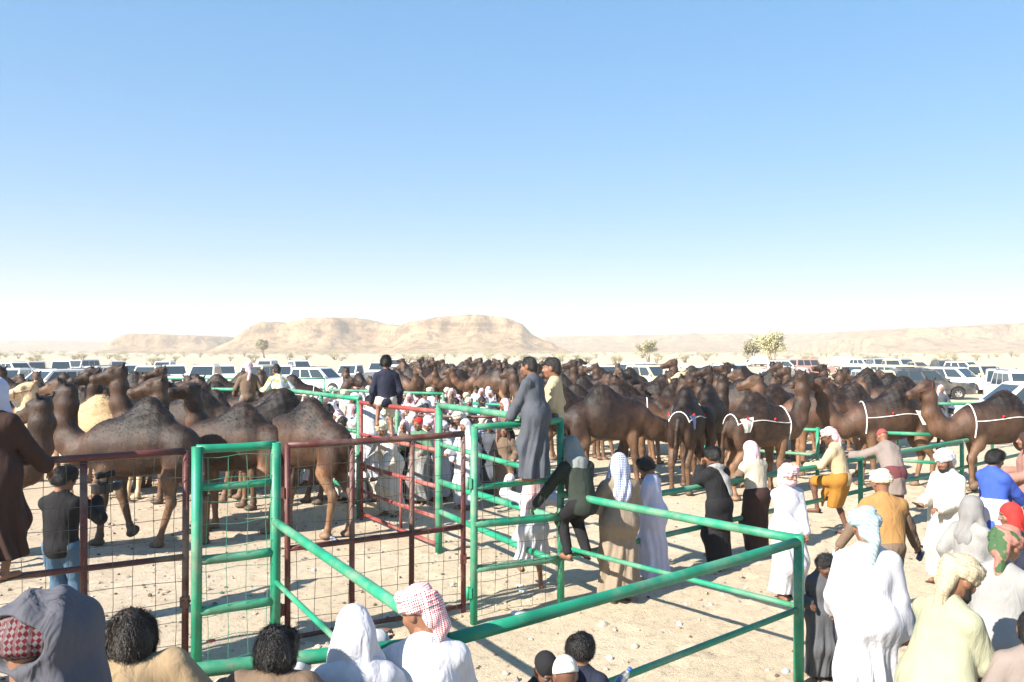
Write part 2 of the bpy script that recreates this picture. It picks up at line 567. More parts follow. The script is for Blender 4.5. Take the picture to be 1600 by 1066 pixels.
def make_ground():
    m, n, l, b = new_mat('sand')
    geo = n.new('ShaderNodeNewGeometry')
    n1 = nd(n, 'ShaderNodeTexNoise', Scale=.35, Detail=7.0, Roughness=.6)
    l.new(geo.outputs['Position'], n1.inputs['Vector'])
    r1 = ramp(n, [(.3, (.50, .40, .275)), (.5, (.56, .455, .32)), (.72, (.62, .515, .375))])
    l.new(n1.outputs['Fac'], r1.inputs[0])
    # trampled, dung-stained grit
    n2 = nd(n, 'ShaderNodeTexNoise', Scale=9.0, Detail=8.0, Roughness=.75)
    l.new(geo.outputs['Position'], n2.inputs['Vector'])
    r2 = ramp(n, [(.34, .62), (.46, .94), (.6, 1.04)])
    l.new(n2.outputs['Fac'], r2.inputs[0])
    c = mixc(n, l, 1.0, r1.outputs[0], r2.outputs[0], 'MULTIPLY')
    # gravel in the left pen is greyer
    sx = n.new('ShaderNodeSeparateXYZ')
    l.new(geo.outputs['Position'], sx.inputs[0])
    n4 = nd(n, 'ShaderNodeTexNoise', Scale=.5, Detail=4.0)
    l.new(geo.outputs['Position'], n4.inputs['Vector'])
    ad = nd(n, 'ShaderNodeMath', operation='MULTIPLY_ADD')
    l.new(n4.outputs['Fac'], ad.inputs[0]); ad.inputs[1].default_value = 5.0
    l.new(sx.outputs['X'], ad.inputs[2])
    mr = nd(n, 'ShaderNodeMapRange')
    mr.inputs[1].default_value = -3.0; mr.inputs[2].default_value = 3.0; mr.inputs[3].default_value = .75; mr.inputs[4].default_value = 0
    l.new(ad.outputs[0], mr.inputs[0])
    c = mixc(n, l, mr.outputs[0], c, mixc(n, l, 1.0, c, (.88, .885, .94), 'MULTIPLY'))
    v = nd(n, 'ShaderNodeTexVoronoi', Scale=26.0)
    l.new(geo.outputs['Position'], v.inputs['Vector'])
    r3 = ramp(n, [(.10, .55), (.22, 1)])
    l.new(v.outputs['Distance'], r3.inputs[0])
    n5 = nd(n, 'ShaderNodeTexNoise', Scale=2.0, Detail=3.0)
    l.new(geo.outputs['Position'], n5.inputs['Vector'])
    r5 = ramp(n, [(.45, 0), (.6, .65)])
    l.new(n5.outputs['Fac'], r5.inputs[0])
    c2 = mixc(n, l, 1.0, c, r3.outputs[0], 'MULTIPLY')
    c = mixc(n, l, r5.outputs[0], c, c2)
    l.new(c, b.inputs['Base Color'])
    b.inputs['Roughness'].default_value = .95
    b.inputs['Specular IOR Level'].default_value = .1
    n3 = nd(n, 'ShaderNodeTexNoise', Scale=30.0, Detail=9.0, Roughness=.75)
    l.new(geo.outputs['Position'], n3.inputs['Vector'])
    bp = nd(n, 'ShaderNodeBump', Strength=.9, Distance=.035)
    l.new(n3.outputs['Fac'], bp.inputs['Height'])
    l.new(bp.outputs[0], b.inputs['Normal'])

    def axis(lo, hi, st, far_lo, far_hi):
        a = list(np.arange(lo, hi, st))
        s, x = st, lo
        left = []
        while x > far_lo:
            s *= 1.12; x -= s; left.append(x)
        s, x = st, a[-1]
        right = []
        while x < far_hi:
            s *= 1.12; x += s; right.append(x)
        return np.array(left[::-1] + a + right)
    xs = axis(-9, 14, .075, -9000, 9000)
    ys = axis(4.2, 24, .075, -60, 9000)
    X, Y = np.meshgrid(xs, ys, indexing='ij')
    Z = ground_z(X, Y)
    # hoof and foot prints pressed into the soft sand
    rr = np.random.RandomState(5)
    for i in range(1500):
        cx, cy = rr.uniform(-9, 14), rr.uniform(4.4, 23)
        r0 = rr.uniform(.07, .15)
        i0, i1 = np.searchsorted(xs, [cx - 2.2 * r0, cx + 2.2 * r0]); j0, j1 = np.searchsorted(ys, [cy - 2.2 * r0, cy + 2.2 * r0])
        q = ((X[i0:i1, j0:j1] - cx) ** 2 + (Y[i0:i1, j0:j1] - cy) ** 2) / r0 ** 2
        Z[i0:i1, j0:j1] += rr.uniform(.015, .035) * (-np.exp(-q * 1.2) + .55 * np.exp(-(np.sqrt(q) - 1.35) ** 2 * 6))
    nx, ny = X.shape
    V = np.stack([X, Y, Z], -1).reshape(-1, 3)
    I = np.arange(nx * ny).reshape(nx, ny)
    F = np.stack([I[:-1, :-1], I[1:, :-1], I[1:, 1:], I[:-1, 1:]], -1).reshape(-1, 4)
    o = obj('ground', fast_mesh('ground', V, F), None, m)
    tag(o, kind='structure')
make_ground()

# loose pebbles and dung lumps: nobody could count them
def scatter_stones(name, N, box, r0, r1, mats, label, seed, dens=None):
    rr = np.random.RandomState(seed)
    t = (1 + 5 ** .5) / 2
    ico = np.array([(-1, t, 0), (1, t, 0), (-1, -t, 0), (1, -t, 0), (0, -1, t), (0, 1, t), (0, -1, -t), (0, 1, -t), (t, 0, -1), (t, 0, 1), (-t, 0, -1), (-t, 0, 1)]) / 1.9
    fc = np.array([(0, 11, 5), (0, 5, 1), (0, 1, 7), (0, 7, 10), (0, 10, 11), (1, 5, 9), (5, 11, 4), (11, 10, 2), (10, 7, 6), (7, 1, 8), (3, 9, 4), (3, 4, 2), (3, 2, 6), (3, 6, 8), (3, 8, 9), (4, 9, 5), (2, 4, 11), (6, 2, 10), (8, 6, 7), (9, 8, 1)])
    x = rr.uniform(box[0], box[1], N); y = rr.uniform(box[2], box[3], N)
    if dens is not None:
        k = dens(x, y) > rr.uniform(0, 1, N); x = x[k]; y = y[k]; N = len(x)
    r = r0 + (r1 - r0) * rr.uniform(0, 1, N) ** 3
    z = ground_z(x, y)
    sc_ = rr.uniform(.6, 1.3, (N, 3)); sc_[:, 2] *= .7
    P = ico[None] * (1 + rr.uniform(-.25, .25, (N, 12, 1))) * sc_[:, None] * r[:, None, None]
    V = P + np.stack([x, y, z + r * .25], 1)[:, None]
    F = (fc[None] + 12 * np.arange(N)[:, None, None]).reshape(-1, 3)
    me = fast_mesh(name, V.reshape(-1, 3), F, False)
    for mm in mats: me.materials.append(mm)
    mi = np.repeat(rr.randint(0, len(mats), N), 20)
    me.polygons.foreach_set('material_index', mi.astype(np.int32))
    o = obj(name, me)
    tag(o, label, 'pebbles', kind='stuff')
M_ST = [simple_mat('pebble_pale', (.50, .42, .32), .9), simple_mat('pebble_tan', (.36, .28, .19), .9), simple_mat('pebble_grey', (.25, .22, .19), .9), simple_mat('dung', (.10, .075, .05), .9)]
scatter_stones('pebbles', 9000, (-9, 9, 5.0, 24), .006, .035, M_ST, 'loose pebbles and dung strewn over the sand', 3,
               lambda x, y: np.where(x < .3, 1.0, .35) * np.clip(1.4 - y / 30, .2, 1))

# ------------------------------------------------------------------ hills
def make_hills():
    m, n, l, b = new_mat('desert_rock')
    geo = n.new('ShaderNodeNewGeometry')
    n1 = nd(n, 'ShaderNodeTexNoise', Scale=.02, Detail=9.0, Roughness=.65)
    l.new(geo.outputs['Position'], n1.inputs['Vector'])
    r1 = ramp(n, [(.3, (.36, .235, .13)), (.55, (.45, .31, .18)), (.75, (.53, .385, .235))])
    l.new(n1.outputs['Fac'], r1.inputs[0])
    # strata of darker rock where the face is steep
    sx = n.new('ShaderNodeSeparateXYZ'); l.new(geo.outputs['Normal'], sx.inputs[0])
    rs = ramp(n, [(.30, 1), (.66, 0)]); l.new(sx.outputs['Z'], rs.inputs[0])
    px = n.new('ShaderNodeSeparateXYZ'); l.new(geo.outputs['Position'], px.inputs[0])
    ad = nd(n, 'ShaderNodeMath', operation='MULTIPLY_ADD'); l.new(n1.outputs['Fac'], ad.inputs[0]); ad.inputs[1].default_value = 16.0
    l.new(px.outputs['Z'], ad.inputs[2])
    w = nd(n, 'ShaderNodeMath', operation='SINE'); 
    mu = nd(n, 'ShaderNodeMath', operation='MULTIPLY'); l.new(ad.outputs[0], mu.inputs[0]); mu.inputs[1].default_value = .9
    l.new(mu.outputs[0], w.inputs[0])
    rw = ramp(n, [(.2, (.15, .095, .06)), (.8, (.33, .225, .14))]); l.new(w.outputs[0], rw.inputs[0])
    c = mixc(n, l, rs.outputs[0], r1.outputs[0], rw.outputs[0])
    nr_ = nd(n, 'ShaderNodeTexNoise', Scale=.07, Detail=10.0, Roughness=.75)
    l.new(geo.outputs['Position'], nr_.inputs['Vector'])
    rk = ramp(n, [(.48, 0), (.58, .85)]); l.new(nr_.outputs['Fac'], rk.inputs[0])
    c = mixc(n, l, rk.outputs[0], c, (.17, .115, .075))
    l.new(c, b.inputs['Base Color'])
    b.inputs['Roughness'].default_value = .95
    b.inputs['Specular IOR Level'].default_value = .05
    n2 = nd(n, 'ShaderNodeTexNoise', Scale=.12, Detail=8.0, Roughness=.7)
    l.new(geo.outputs['Position'], n2.inputs['Vector'])
    bp = nd(n, 'ShaderNodeBump', Strength=1.0, Distance=4.0)
    l.new(n2.outputs['Fac'], bp.inputs['Height']); l.new(bp.outputs[0], b.inputs['Normal'])

    def ridge(name, crest, D, depth, step, seed, cap, foot):
        """crest: silhouette points (px, py) of a table hill whose near rim lies at distance D"""
        px = np.array([c[0] for c in crest], float); py = np.array([c[1] for c in crest], float)
        x0, x1 = gx(px[0], D), gx(px[-1], D)
        xs = np.arange(x0 - foot, x1 + foot, step)
        ys = np.arange(D - foot * 1.3, D + depth + foot, step)
        X, Y = np.meshgrid(xs, ys, indexing='ij')
        hx = np.interp(X + 10 * fbm2(X * .02, Y * .02, seed), gx(px, D), CAM_H + (HOR - py) / FPX * D, left=0, right=0)
        hx = np.maximum(hx, 0)
        # near rim meanders, talus falls away in front of it
        rim = D + 28 * fbm2(X * .012, X * 0 + seed, seed + 5, 4) + 10 * fbm2(X * .05, X * 0, seed + 6, 2)
        u = (rim - Y)                        # metres in front of the rim
        u2 = (Y - (rim + depth))
        dd = np.maximum(u, u2)
        cliff = np.minimum(hx * cap * 1.25, 17)
        tal = np.clip(1 - np.maximum(dd, 0) / (foot * .9), 0, 1) ** 1.7
        h = np.where(dd < 0, hx - 1.5 * np.abs(fbm2(X * .04, Y * .04, seed + 3, 3)), np.maximum(hx - cliff * np.clip(dd / 7, 0, 1) * (.55 + .6 * np.clip(fbm2(X * .03, Y * 0, seed + 2, 3) + .5, 0, 1)), 0) * tal)
        gul = np.abs(fbm2(X * .025, Y * .012, seed + 9, 4))
        h = h * (1 - .42 * gul * np.clip(dd / 30, 0, 1)) + 1.1 * fbm2(X * .06, Y * .06, seed + 12, 4) * np.clip(h / 12, 0, 1)
        # ledges of harder rock in the upper part, ragged scree below
        rel = np.clip(h / np.maximum(hx, 6), 0, 1)
        stp = 5.5 + 1.2 * fbm2(X * .015, Y * .015, seed + 21, 2)
        led = np.floor(h / stp) * stp + stp * np.clip((h / stp - np.floor(h / stp)) * 3.2 - 1.4, 0, 1)
        wl_ = np.clip((rel - .45) * 4, 0, 1) * np.clip(.5 + 1.2 * fbm2(X * .02, Y * .02, seed + 22, 3), 0, 1) * (dd > 0)
        h = h * (1 - wl_) + led * wl_
        h = h + (1.6 * fbm2(X * .11, Y * .11, seed + 23, 4) + 2.4 * np.abs(fbm2(X * .035, Y * .02, seed + 24, 4)) - 1.2) * np.clip(h / 10, 0, 1) * (dd > -15)
        h = h - 1.0
        nx, ny = X.shape
        V = np.stack([X, Y, h], -1).reshape(-1, 3)
        I = np.arange(nx * ny).reshape(nx, ny)
        F = np.stack([I[:-1, :-1], I[1:, :-1], I[1:, 1:], I[:-1, 1:]], -1).reshape(-1, 4)
        o = obj(name, fast_mesh(name, V, F), None, m)
        tag(o, kind='structure')
    ridge('hill', [(322, 548), (345, 536), (372, 514), (400, 502), (455, 501), (480, 494), (545, 493), (578, 503), (622, 506), (665, 498), (700, 491), (740, 490), (792, 495), (816, 505), (832, 521), (872, 540), (890, 548)], 900, 260, 3.5, 31, .30, 130)
    ridge('hill', [(160, 548), (180, 538), (194, 523), (206, 520), (296, 522), (312, 533), (330, 548)], 1050, 170, 4, 47, .42, 110)
    ridge('hills', [(-160, 530), (0, 533), (60, 531), (120, 537), (170, 536), (230, 542), (330, 545), (420, 543)], 2000, 400, 14, 61, .3, 260)
    ridge('hills', [(780, 540), (830, 526), (900, 524), (1040, 522), (1140, 520), (1250, 521), (1360, 517), (1400, 516), (1500, 516), (1750, 514)], 1700, 500, 13, 75, .2, 420)
    ridge('hill', [(1360, 530), (1400, 518), (1425, 511), (1480, 511), (1530, 508), (1580, 504), (1650, 503), (1760, 500)], 1150, 320, 6, 83, .25, 190)
make_hills()

# ------------------------------------------------------------------ fences and gates
def pipe(a, b, r, mat, parent, name, sag=0.0):
    a = Vector(a); b = Vector(b)
    mb = MB()
    if sag:
        pts = [a.lerp(b, t) + Vector((0, 0, -sag * 4 * t * (1 - t))) for t in (0, .17, .33, .5, .67, .83, 1)]
    else:
        pts = [a, a.lerp(b, .5), b]
    mb.tube(pts, r, 14)
    o = mb.build(name, mat, parent)
    return o

def run_fence(label, A, B, rails, posts, mat, z_top, wire=None, name='pipe_fence', cat='fence', group=None, r_rail=.042, r_post=.042, mats=None, wmat=None, extra=None):
    """A, B ground points; rails: list of (height at A, height at B, radius); posts: fractions along"""
    A = Vector((A[0], A[1], 0)); B = Vector((B[0], B[1], 0))
    root = empty(name, A)
    d = (B - A)
    for zA, zB, r in rails:
        o = pipe(Vector((0, 0, zA)), d + Vector((0, 0, zB)), r, mat, root, 'rail', sag=rnd.uniform(0, .012))
    for t in posts:
        zt = z_top if not isinstance(z_top, tuple) else z_top[0] + (z_top[1] - z_top[0]) * t
        p = d * t
        o = pipe(p + Vector((0, 0, -.06)), p + Vector((rnd.uniform(-.012, .012), rnd.uniform(-.012, .012), zt)), r_post, mat, root, 'post')
    if wire:
        z0, z1, sp = wire
        mb = MB()
        L = d.length; u = d.normalized(); nrm = Vector((-u.y, u.x, 0)) * -.035
        nv = int(L / sp)
        for i in range(nv + 1):
            x = (i + .5) * L / (nv + 1)
            ph = rnd.uniform(0, 6)
            mb.tube([u * (x + .012 * math.sin(ph + k * 1.3)) + nrm + Vector((0, 0, z0 + (z1 - z0) * k / 6)) for k in range(7)], .0030, 4, False)
        nh = int((z1 - z0) / sp)
        for j in range(nh + 1):
            z = z0 + j * (z1 - z0) / max(nh, 1)
            ph = rnd.uniform(0, 6)
            mb.tube([u * (L * k / 8) + nrm * 1.08 + Vector((0, 0, z + .012 * math.sin(ph + k * 1.1))) for k in range(9)], .0030, 4, False)
        w = mb.build('wire_mesh', wmat or M_WIRE, root)
    tag(root, label, cat, group)
    if name == 'gate':
        # hinges on the first upright, latch on the last one
        for zz in (.35, 1.55):
            hg = MB(); hg.box(Vector((0, 0, zz)) - d.normalized() * .05, (.05, .05, .11)); hg.tube([Vector((0, 0, zz - .07)) - d.normalized() * .075, Vector((0, 0, zz + .07)) - d.normalized() * .075], .018, 8)
            hg.build('hinge', mat, root)
        lt = MB(); e_ = d + Vector((0, 0, .62)); lt.tube([e_ - d.normalized() * .02, e_ + d.normalized() * .13], .014, 8); lt.box(e_ + Vector((0, 0, .0)), (.07, .07, .10)); lt.build('latch', mat, root)
    return root

RC = (2.55, 7.12)            # right corner post
G2 = (.575, 9.40)            # gate post under the climbing boys
G1 = (-.42, 8.78)
L0 = (-.375, 4.63)           # corner behind the leaning men
GL = (-2.325, 7.85)          # right post of the green frame
GF = (-2.96, 7.50)           # left post of the green frame
run_fence('green pipe fence slanting from the corner post to the small gate', RC, G2, [(1.32, 1.32, .042), (.72, .70, .026)], [], M_GREEN, 1.36)
f = run_fence('green pipe fence nearest the camera running up to the corner post', L0, RC, [(1.32, 1.30, .042), (.72, .70, .026)], [1.0], M_GREEN, 1.36, r_post=.045)
run_fence('green pipe rail where the four men in front lean', (-3.6, 3.62), L0, [(1.30, 1.32, .04), (.70, .72, .026)], [.02, .5, .985], M_GREEN, 1.33)
run_fence('green pipe fence from the ladder-like frame towards the leaning men', GL, L0, [(1.32, 1.33, .04), (.74, .72, .025)], [], M_GREEN, 1.36)
# ladder-like green frame with wire
fr = run_fence('green ladder-like steel frame with wire between the two brown gates', GF, GL, [(2.08, 2.08, .04), (1.72, 1.72, .036), (1.03, 1.03, .045), (.55, .55, .045)], [0, 1], M_GREEN, 2.10, wire=(.08, 2.0, .2), name='ladder_fence', cat='fence', r_post=.05, wmat=M_WIREG)
# small gate
run_fence('small green wire gate that the boy in the grey robe stands on', G1, G2, [(2.16, 2.18, .036), (1.50, 1.50, .034), (1.10, 1.05, .046), (.60, .56, .04)], [0, 1], M_GREEN, 2.17, wire=(.1, 2.1, .17), name='gate', cat='gate', r_post=.042)
GB = (-1.08, 11.85)
GE = (-2.69, 14.2)
run_fence('green four-rail fence running back from the small gate to the brown panel', GB, G2, [(2.19, 2.17, .045), (1.62, 1.52, .034), (1.06, 1.02, .045), (.62, .50, .042)], [0], M_GREEN, 2.2, r_post=.05)
run_fence('faded red wire panel that the boy in black sits on', GE, GB, [(2.08, 2.10, .036), (1.52, 1.52, .034), (.98, .98, .034), (.52, .52, .03), (.12, .12, .03)], [.012, .985], M_RED, 2.12, wire=(.15, 2.05, .19), name='panel_fence', cat='fence', r_post=.036)
pipe((.9, -1.32, .12), (.9, -1.32, .98), .026, M_RED, bpy.data.objects['panel_fence'], 'post')
GG = (-5.15, 18.0)
run_fence('green four-rail fence with wire left of the boy in black', GG, GE, [(2.12, 2.14, .045), (1.52, 1.55, .034), (1.12, 1.12, .034), (.5, .5, .04)], [0, .55, .985], M_GREEN, 2.15, wire=(.15, 2.05, .22), r_post=.045)
run_fence('high green two-rail fence with two people sitting on it', (-8.6, 18.7), GG, [(2.1, 2.12, .045), (1.3, 1.3, .036), (.5, .5, .036)], [0, .5], M_GREEN, 2.14)
run_fence('wide brown wire gate in the middle with four uprights', (-2.30, 8.2), (-.555, 9.15), [(2.03, 2.05, .036), (.97, .99, .03), (.05, .08, .026)], [.0, .34, .68, 1], M_BROWN, 2.04, wire=(.05, 2.0, .19), name='gate', cat='gate', r_post=.03)
run_fence('brown wire gate at the left edge with the man in the dark robe on it', (-5.3, 6.45), (-3.10, 7.58), [(2.03, 2.05, .034), (1.05, 1.05, .028), (.08, .06, .026)], [.0, .33, .66, 1], M_BROWN, 2.05, wire=(.05, 2.0, .19), name='gate', cat='gate', r_post=.032)
# right hand runs
B1 = (12.5, 19.2)
run_fence('long green two-rail fence that people lean on at the right', G2, B1, [(1.12, 1.14, .04), (.56, .58, .036)], [.46, .735, 1.0], M_GREEN, 1.15)
run_fence('green two-rail fence right behind the man in the yellow wrap', (4.4, 18.9), (9.3, 17.0), [(1.25, 1.2, .04), (.74, .6, .036)], [.02, .5], M_GREEN, 1.28)
run_fence('far green two-rail fence behind the harnessed camels at the right', (9.0, 24.6), (17.5, 24.2), [(1.38, 1.38, .045), (.83, .83, .04)], [0, .33, .66, 1], M_GREEN, 1.4)
run_fence('distant green two-rail fence behind the left camels', (-19, 37), (-9.5, 37), [(1.32, 1.32, .05), (.85, .85, .04)], [0, .25, .5, .75, 1], M_GREEN, 1.35)
run_fence('more distant green fence behind the left camels', (-24, 47), (-11, 47), [(1.35, 1.35, .05), (.75, .75, .04)], [0, .25, .5, .75, 1], M_GREEN, 1.38)
run_fence('green two-rail fence behind the seated crowd on the left', (-5.8, 25.5), (-2.0, 23.2), [(1.75, 1.75, .045), (1.0, 1.0, .04)], [0, .5, 1], M_GREEN, 1.78)
run_fence('green two-rail fence behind the crowd by the boy in grey', (-1.6, 26.0), (3.6, 22.5), [(1.3, 1.3, .045), (.8, .8, .04)], [0, .5, 1], M_GREEN, 1.35)
run_fence('dark wire hurdle standing among the seated crowd', (-2.35, 17.2), (-.3, 16.2), [(1.62, 1.66, .03), (1.15, 1.15, .026), (.35, .35, .028)], [0, 1], M_BROWN, 1.66, wire=(.35, 1.6, .2), name='panel_fence', cat='fence', r_post=.03)
pipe((-.12 , 0, 0), (-.12, 0, 1.7), .05, M_GREEN, bpy.data.objects['panel_fence.001'], 'post')
# ------------------------------------------------------------------ camels
M_COAT = vcol_mat('camel_coat', rough=.5, spec=.34, var=.45, scale=7, bump=.35, bscale=110, stretch=(1.6, 1.6, .45), rand=.42, dust=((.125, .072, .044), .5))
M_COATP = vcol_mat('pale_camel_coat', rough=.7, spec=.2, var=.15, scale=9, bump=.4, bscale=70)
M_HAIR_C = simple_mat('camel_hair', (.020, .013, .010), .7, var=.4, scale=30)
M_ROPE = cloth_mat('white_rope', (.72, .68, .62))
M_CLOTHW = cloth_mat('harness_cloth', (.74, .68, .56))
M_CLOTHB = cloth_mat('blue_striped_cloth', (.62, .64, .70), pattern='stripe', col2=(.10, .16, .42), pscale=22)
M_CLOTHR = cloth_mat('red_tassel', (.55, .03, .03))
M_HALT = cloth_mat('halter', (.16, .05, .04))
M_CLOTHY = cloth_mat('yellow_muzzle', (.75, .52, .03))

def rotm(yaw=0, pitch=0, roll=0):
    """yaw about z, then pitch (nose up +) about y, for things facing +x"""
    return np.array((Matrix.Rotation(yaw, 3, 'Z') @ Matrix.Rotation(-pitch, 3, 'Y') @ Matrix.Rotation(roll, 3, 'X')))

def camel_mesh(key, neck, hyaw=0, hpitch=-.15, legs=None, hump=1.0, tail=0.0, pale=False, h=.024, mouth=0):
    if pale:
        dk, md, lt, leg, nk, fc = [(.50, .36, .20)] * 2 + [(.62, .48, .30), (.60, .46, .29), (.58, .43, .26), (.60, .45, .28)]
        foot = (.42, .31, .2); ear = (.4, .28, .16)
    else:
        dk = (.017, .0098, .0068); md = (.042, .0215, .0130); lt = (.100, .049, .025)
        leg = (.155, .088, .050); nk = (.072, .039, .024); fc = (.078, .048, .033); foot = (.13, .092, .064); ear = (.02, .013, .01)
    S = SDF(.10)
    fy = ((0, 1, 0), .80)
    S.path([(.60, 0, 1.44), (.25, 0, 1.42), (-.15, 0, 1.43), (-.52, 0, 1.48)], [.315, .365, .365, .27], md, .12, fy)
    S.ell((.14, 0, 1.16), (.40, .22, .13), lt, .10)                       # belly
    S.ell((.62, 0, 1.25), (.16, .16, .22), lt, .10)                        # brisket
    S.ell((.42, 0, 1.67), (.30, .15, .17), dk, .14)                        # withers
    S.ell((-.10, 0, 1.64), (.44, .235, .34 * hump + .10), dk, .16)           # hump
    S.ell((-.13, 0, 1.74 + .12 * hump), (.23, .13, .28 * hump), dk, .14)
    S.ell((-.66, 0, 1.47), (.26, .215, .27), md, .12)                      # rump
    S.ell((-.84, 0, 1.40), (.10, .12, .17), md, .08)
    # legs: (dx foot offset, lift) for front left, front right, hind left, hind right
    legs = legs or [(0, 0), (.06, 0), (0, 0), (-.08, 0)]
    for i, sy in ((0, 1), (1, -1)):
        dx, li = legs[i]
        y = .165 * sy
        S.ell((.50, y * 1.08, 1.36), (.16, .10, .30), md, .05)
        S.ell((.60, y * .9, 1.22), (.09, .08, .16), md, .05)
        kx = .47 + dx * .55 + li * .45
        fx = .47 + dx - li * .25
        kz = .66 + li * .35
        fz = .15 + li * .75
        S.path([(.47, y, 1.12), (kx, y * 1.02, kz), (fx, y * 1.02, fz)], [.115, .068, .044], leg, .05)
        S.ell((.46, y, 1.05), (.10, .085, .17), lt, .07)
        S.ell((kx + .012, y * 1.02, kz + .01), (.070, .064, .10), leg, .04)
        S.ell((fx, y * 1.02, fz - .01), (.056, .056, .06), leg, .03)
        if li > .1:
            S.ell((fx - .05, y * 1.02, fz - .09), (.075, .085, .115), foot, .03, rotm(0, .9))
        else:
            S.cone((fx, y * 1.02, fz), (fx + .035, y * 1.02, .05), .045, .06, leg, .03)
            S.ell((fx + .055, y * 1.02, .045), (.125, .098, .052), foot, .03)
    for i, sy in ((2, 1), (3, -1)):
        dx, li = legs[i]
        y = .15 * sy
        S.ell((-.66, y * 1.06, 1.27), (.20, .118, .32), md, .05)
        S.ell((-.56, y * 1.12, 1.05), (.13, .095, .20), lt, .05)
        hx = -.80 + dx * .7; fx = -.73 + dx
        S.path([(-.55, y * 1.1, 1.0), (hx, y, .66 + li * .3), (fx, y, .15 + li)], [.115, .062, .043], leg, .05)
        S.ell((hx - .02, y, .67 + li * .3), (.065, .05, .085), leg, .04)
        S.ell((fx, y, .145 + li), (.054, .054, .06), leg, .03)
        S.cone((fx, y, .15 + li), (fx + .035, y, .05 + li), .044, .058, leg, .03)
        S.ell((fx + .05, y, .045 + li), (.115, .092, .052), foot, .03)
    # tail
    S.path([(-.90, 0, 1.55), (-.985, tail * .4, 1.35), (-1.0, tail, 1.05), (-.98, tail * 1.3, .78)], [.05, .038, .036, .03], md, .04)
    S.ell((-.985, tail * 1.2, .86), (.045, .045, .15), dk, .03)
    # neck
    nks = [(.66, 0, 1.44)] + list(neck)
    nrad = np.interp(np.linspace(0, 1, len(nks)), [0, .3, .6, 1], [.27, .195, .15, .125])
    S.path(nks, list(nrad), nk, .08)
    hp = np.array(nks[-1], float)
    # dark mane along the top of the neck, paler throat
    mane, thr, mr_ = [], [], []
    for i in range(1, len(nks) - 1):
        a = np.array(nks[i], float); t = np.array(nks[i + 1], float) - np.array(nks[i - 1], float); t /= np.linalg.norm(t)
        side = np.cross(t, (0, 0, 1)); 
        side = np.array((0, 1, 0)) if np.linalg.norm(side) < .1 else side / np.linalg.norm(side)
        up = np.cross(side, t)
        mane.append(a + up * nrad[i] * .62); thr.append(a - up * nrad[i] * .42); mr_.append(nrad[i])
    S.path(mane, [r_ * .62 for r_ in mr_], dk, .08); S.path(thr, [r_ * .62 for r_ in mr_], lt, .08)
    # head
    H = rotm(hyaw, hpitch)
    HS = 1.16
    def q(x, y, z): return hp + H @ np.array((x, y, z)) * HS
    def qe(c, r, col, k=.03, rot=None, sub=False): S.ell(q(*c), np.array(r) * HS, col, k, H if rot is None else H @ rot, sub)
    qe((.06, 0, .035), (.155, .098, .115), fc, .06)
    qe((-.02, 0, .06), (.10, .085, .10), dk, .05)
    S.cone(q(.10, 0, .02), q(.36, 0, -.045), .105, .072, fc, .05)
    S.cone(q(.08, 0, -.05), q(.33, 0, -.105), .08, .045, lt, .03)
    qe((.385, 0, -.045), (.062, .060, .060), fc, .03)                       # upper lip
    qe((.375, 0, -.112), (.045, .042, .034), lt, .02)                       # lower lip
    for sy in (1, -1):
        qe((.375, .045 * sy, -.005), (.034, .022, .022), md, .015)          # nostril rim
        qe((.402, .044 * sy, -.012), (.022, .012, .009), (.01, .007, .006), .008, None, True)
        qe((.115, .082 * sy, .072), (.048, .030, .034), md, .02)            # brow
        qe((.122, .092 * sy, .052), (.026, .018, .022), (.006, .004, .003), .006)
        qe((.10, .070 * sy, -.01), (.07, .035, .06), fc, .03)               # cheek
        S.cone(q(-.045, .070 * sy, .115), q(-.075, .115 * sy, .185), .030, .016, ear, .015)
    V, Q, C = S.mesh(h, True, .035)
    N = normals(V, Q)
    # shaggy hump and shoulders, fine unevenness elsewhere
    w = np.clip((V[:, 2] - 1.62) / .35, 0, 1) * np.clip((.75 - V[:, 0]) / .3, 0, 1)
    V = V + N * ((.008 * sn(V, 13, 5) + .003 * sn(V, 38, 6)) * (.25 + w))[:, None]
    V[:, 2] = np.maximum(V[:, 2], 0)
    # coat: paler inner legs and belly come from the volumes; tone by height keeps the back darkest
    if not pale:
        up = np.clip((V[:, 2] - 1.25) / .6, 0, 1)[:, None]
        body = (V[:, 0:1] < .75)
        C = np.where(body, C * (1 - .35 * up), C)
        C = C * (1 + .28 * sn(V, 6, 8)[:, None] + .15 * sn(V, 17, 9)[:, None])
        C = np.clip(C, .004, 1)
    me = fast_mesh('camel_' + key, V, Q, True, C)
    me.materials.append(M_COATP if pale else M_COAT)
    # tufts of long hair: hump crest, shoulders, nape and throat
    rr = np.random.RandomState(len(key) * 7 + 3)
    N = normals(V, Q)
    wt = np.clip((V[:, 2] - 1.66) / .5, 0, 1) * np.clip((.8 - np.abs(V[:, 0])) / .3, 0, 1)
    wt += .35 * ((C[:, 0] < (.028 if not pale else .52)) & (V[:, 0] > .7))
    pick = np.where(rr.uniform(0, 1, len(V)) < wt * .40)[0]
    rr.shuffle(pick)
    tv, tc = [], []
    for i in pick[:1100]:
        p = V[i]; nn = N[i]
        L = rr.uniform(.02, .055)
        dr = nn + np.array((rr.normal() * .4 - .3, rr.normal() * .4, -.35 + rr.normal() * .3)); dr /= np.linalg.norm(dr)
        s_ = np.cross(dr, rr.normal(size=3)); s_ *= .0048 / np.linalg.norm(s_)
        tv += [p - s_ - nn * .008, p + s_ - nn * .008, p + dr * L]
        tc += [C[i] * rr.uniform(.7, 1.3)] * 3
    # short coat lying back and down over the whole animal, in uneven tones
    m_ = np.where(V[:, 2] > .45)[0]
    ids = rr.choice(m_, min(7500, len(m_) * 2))
    p = V[ids]; nn = N[ids]; K = len(ids)
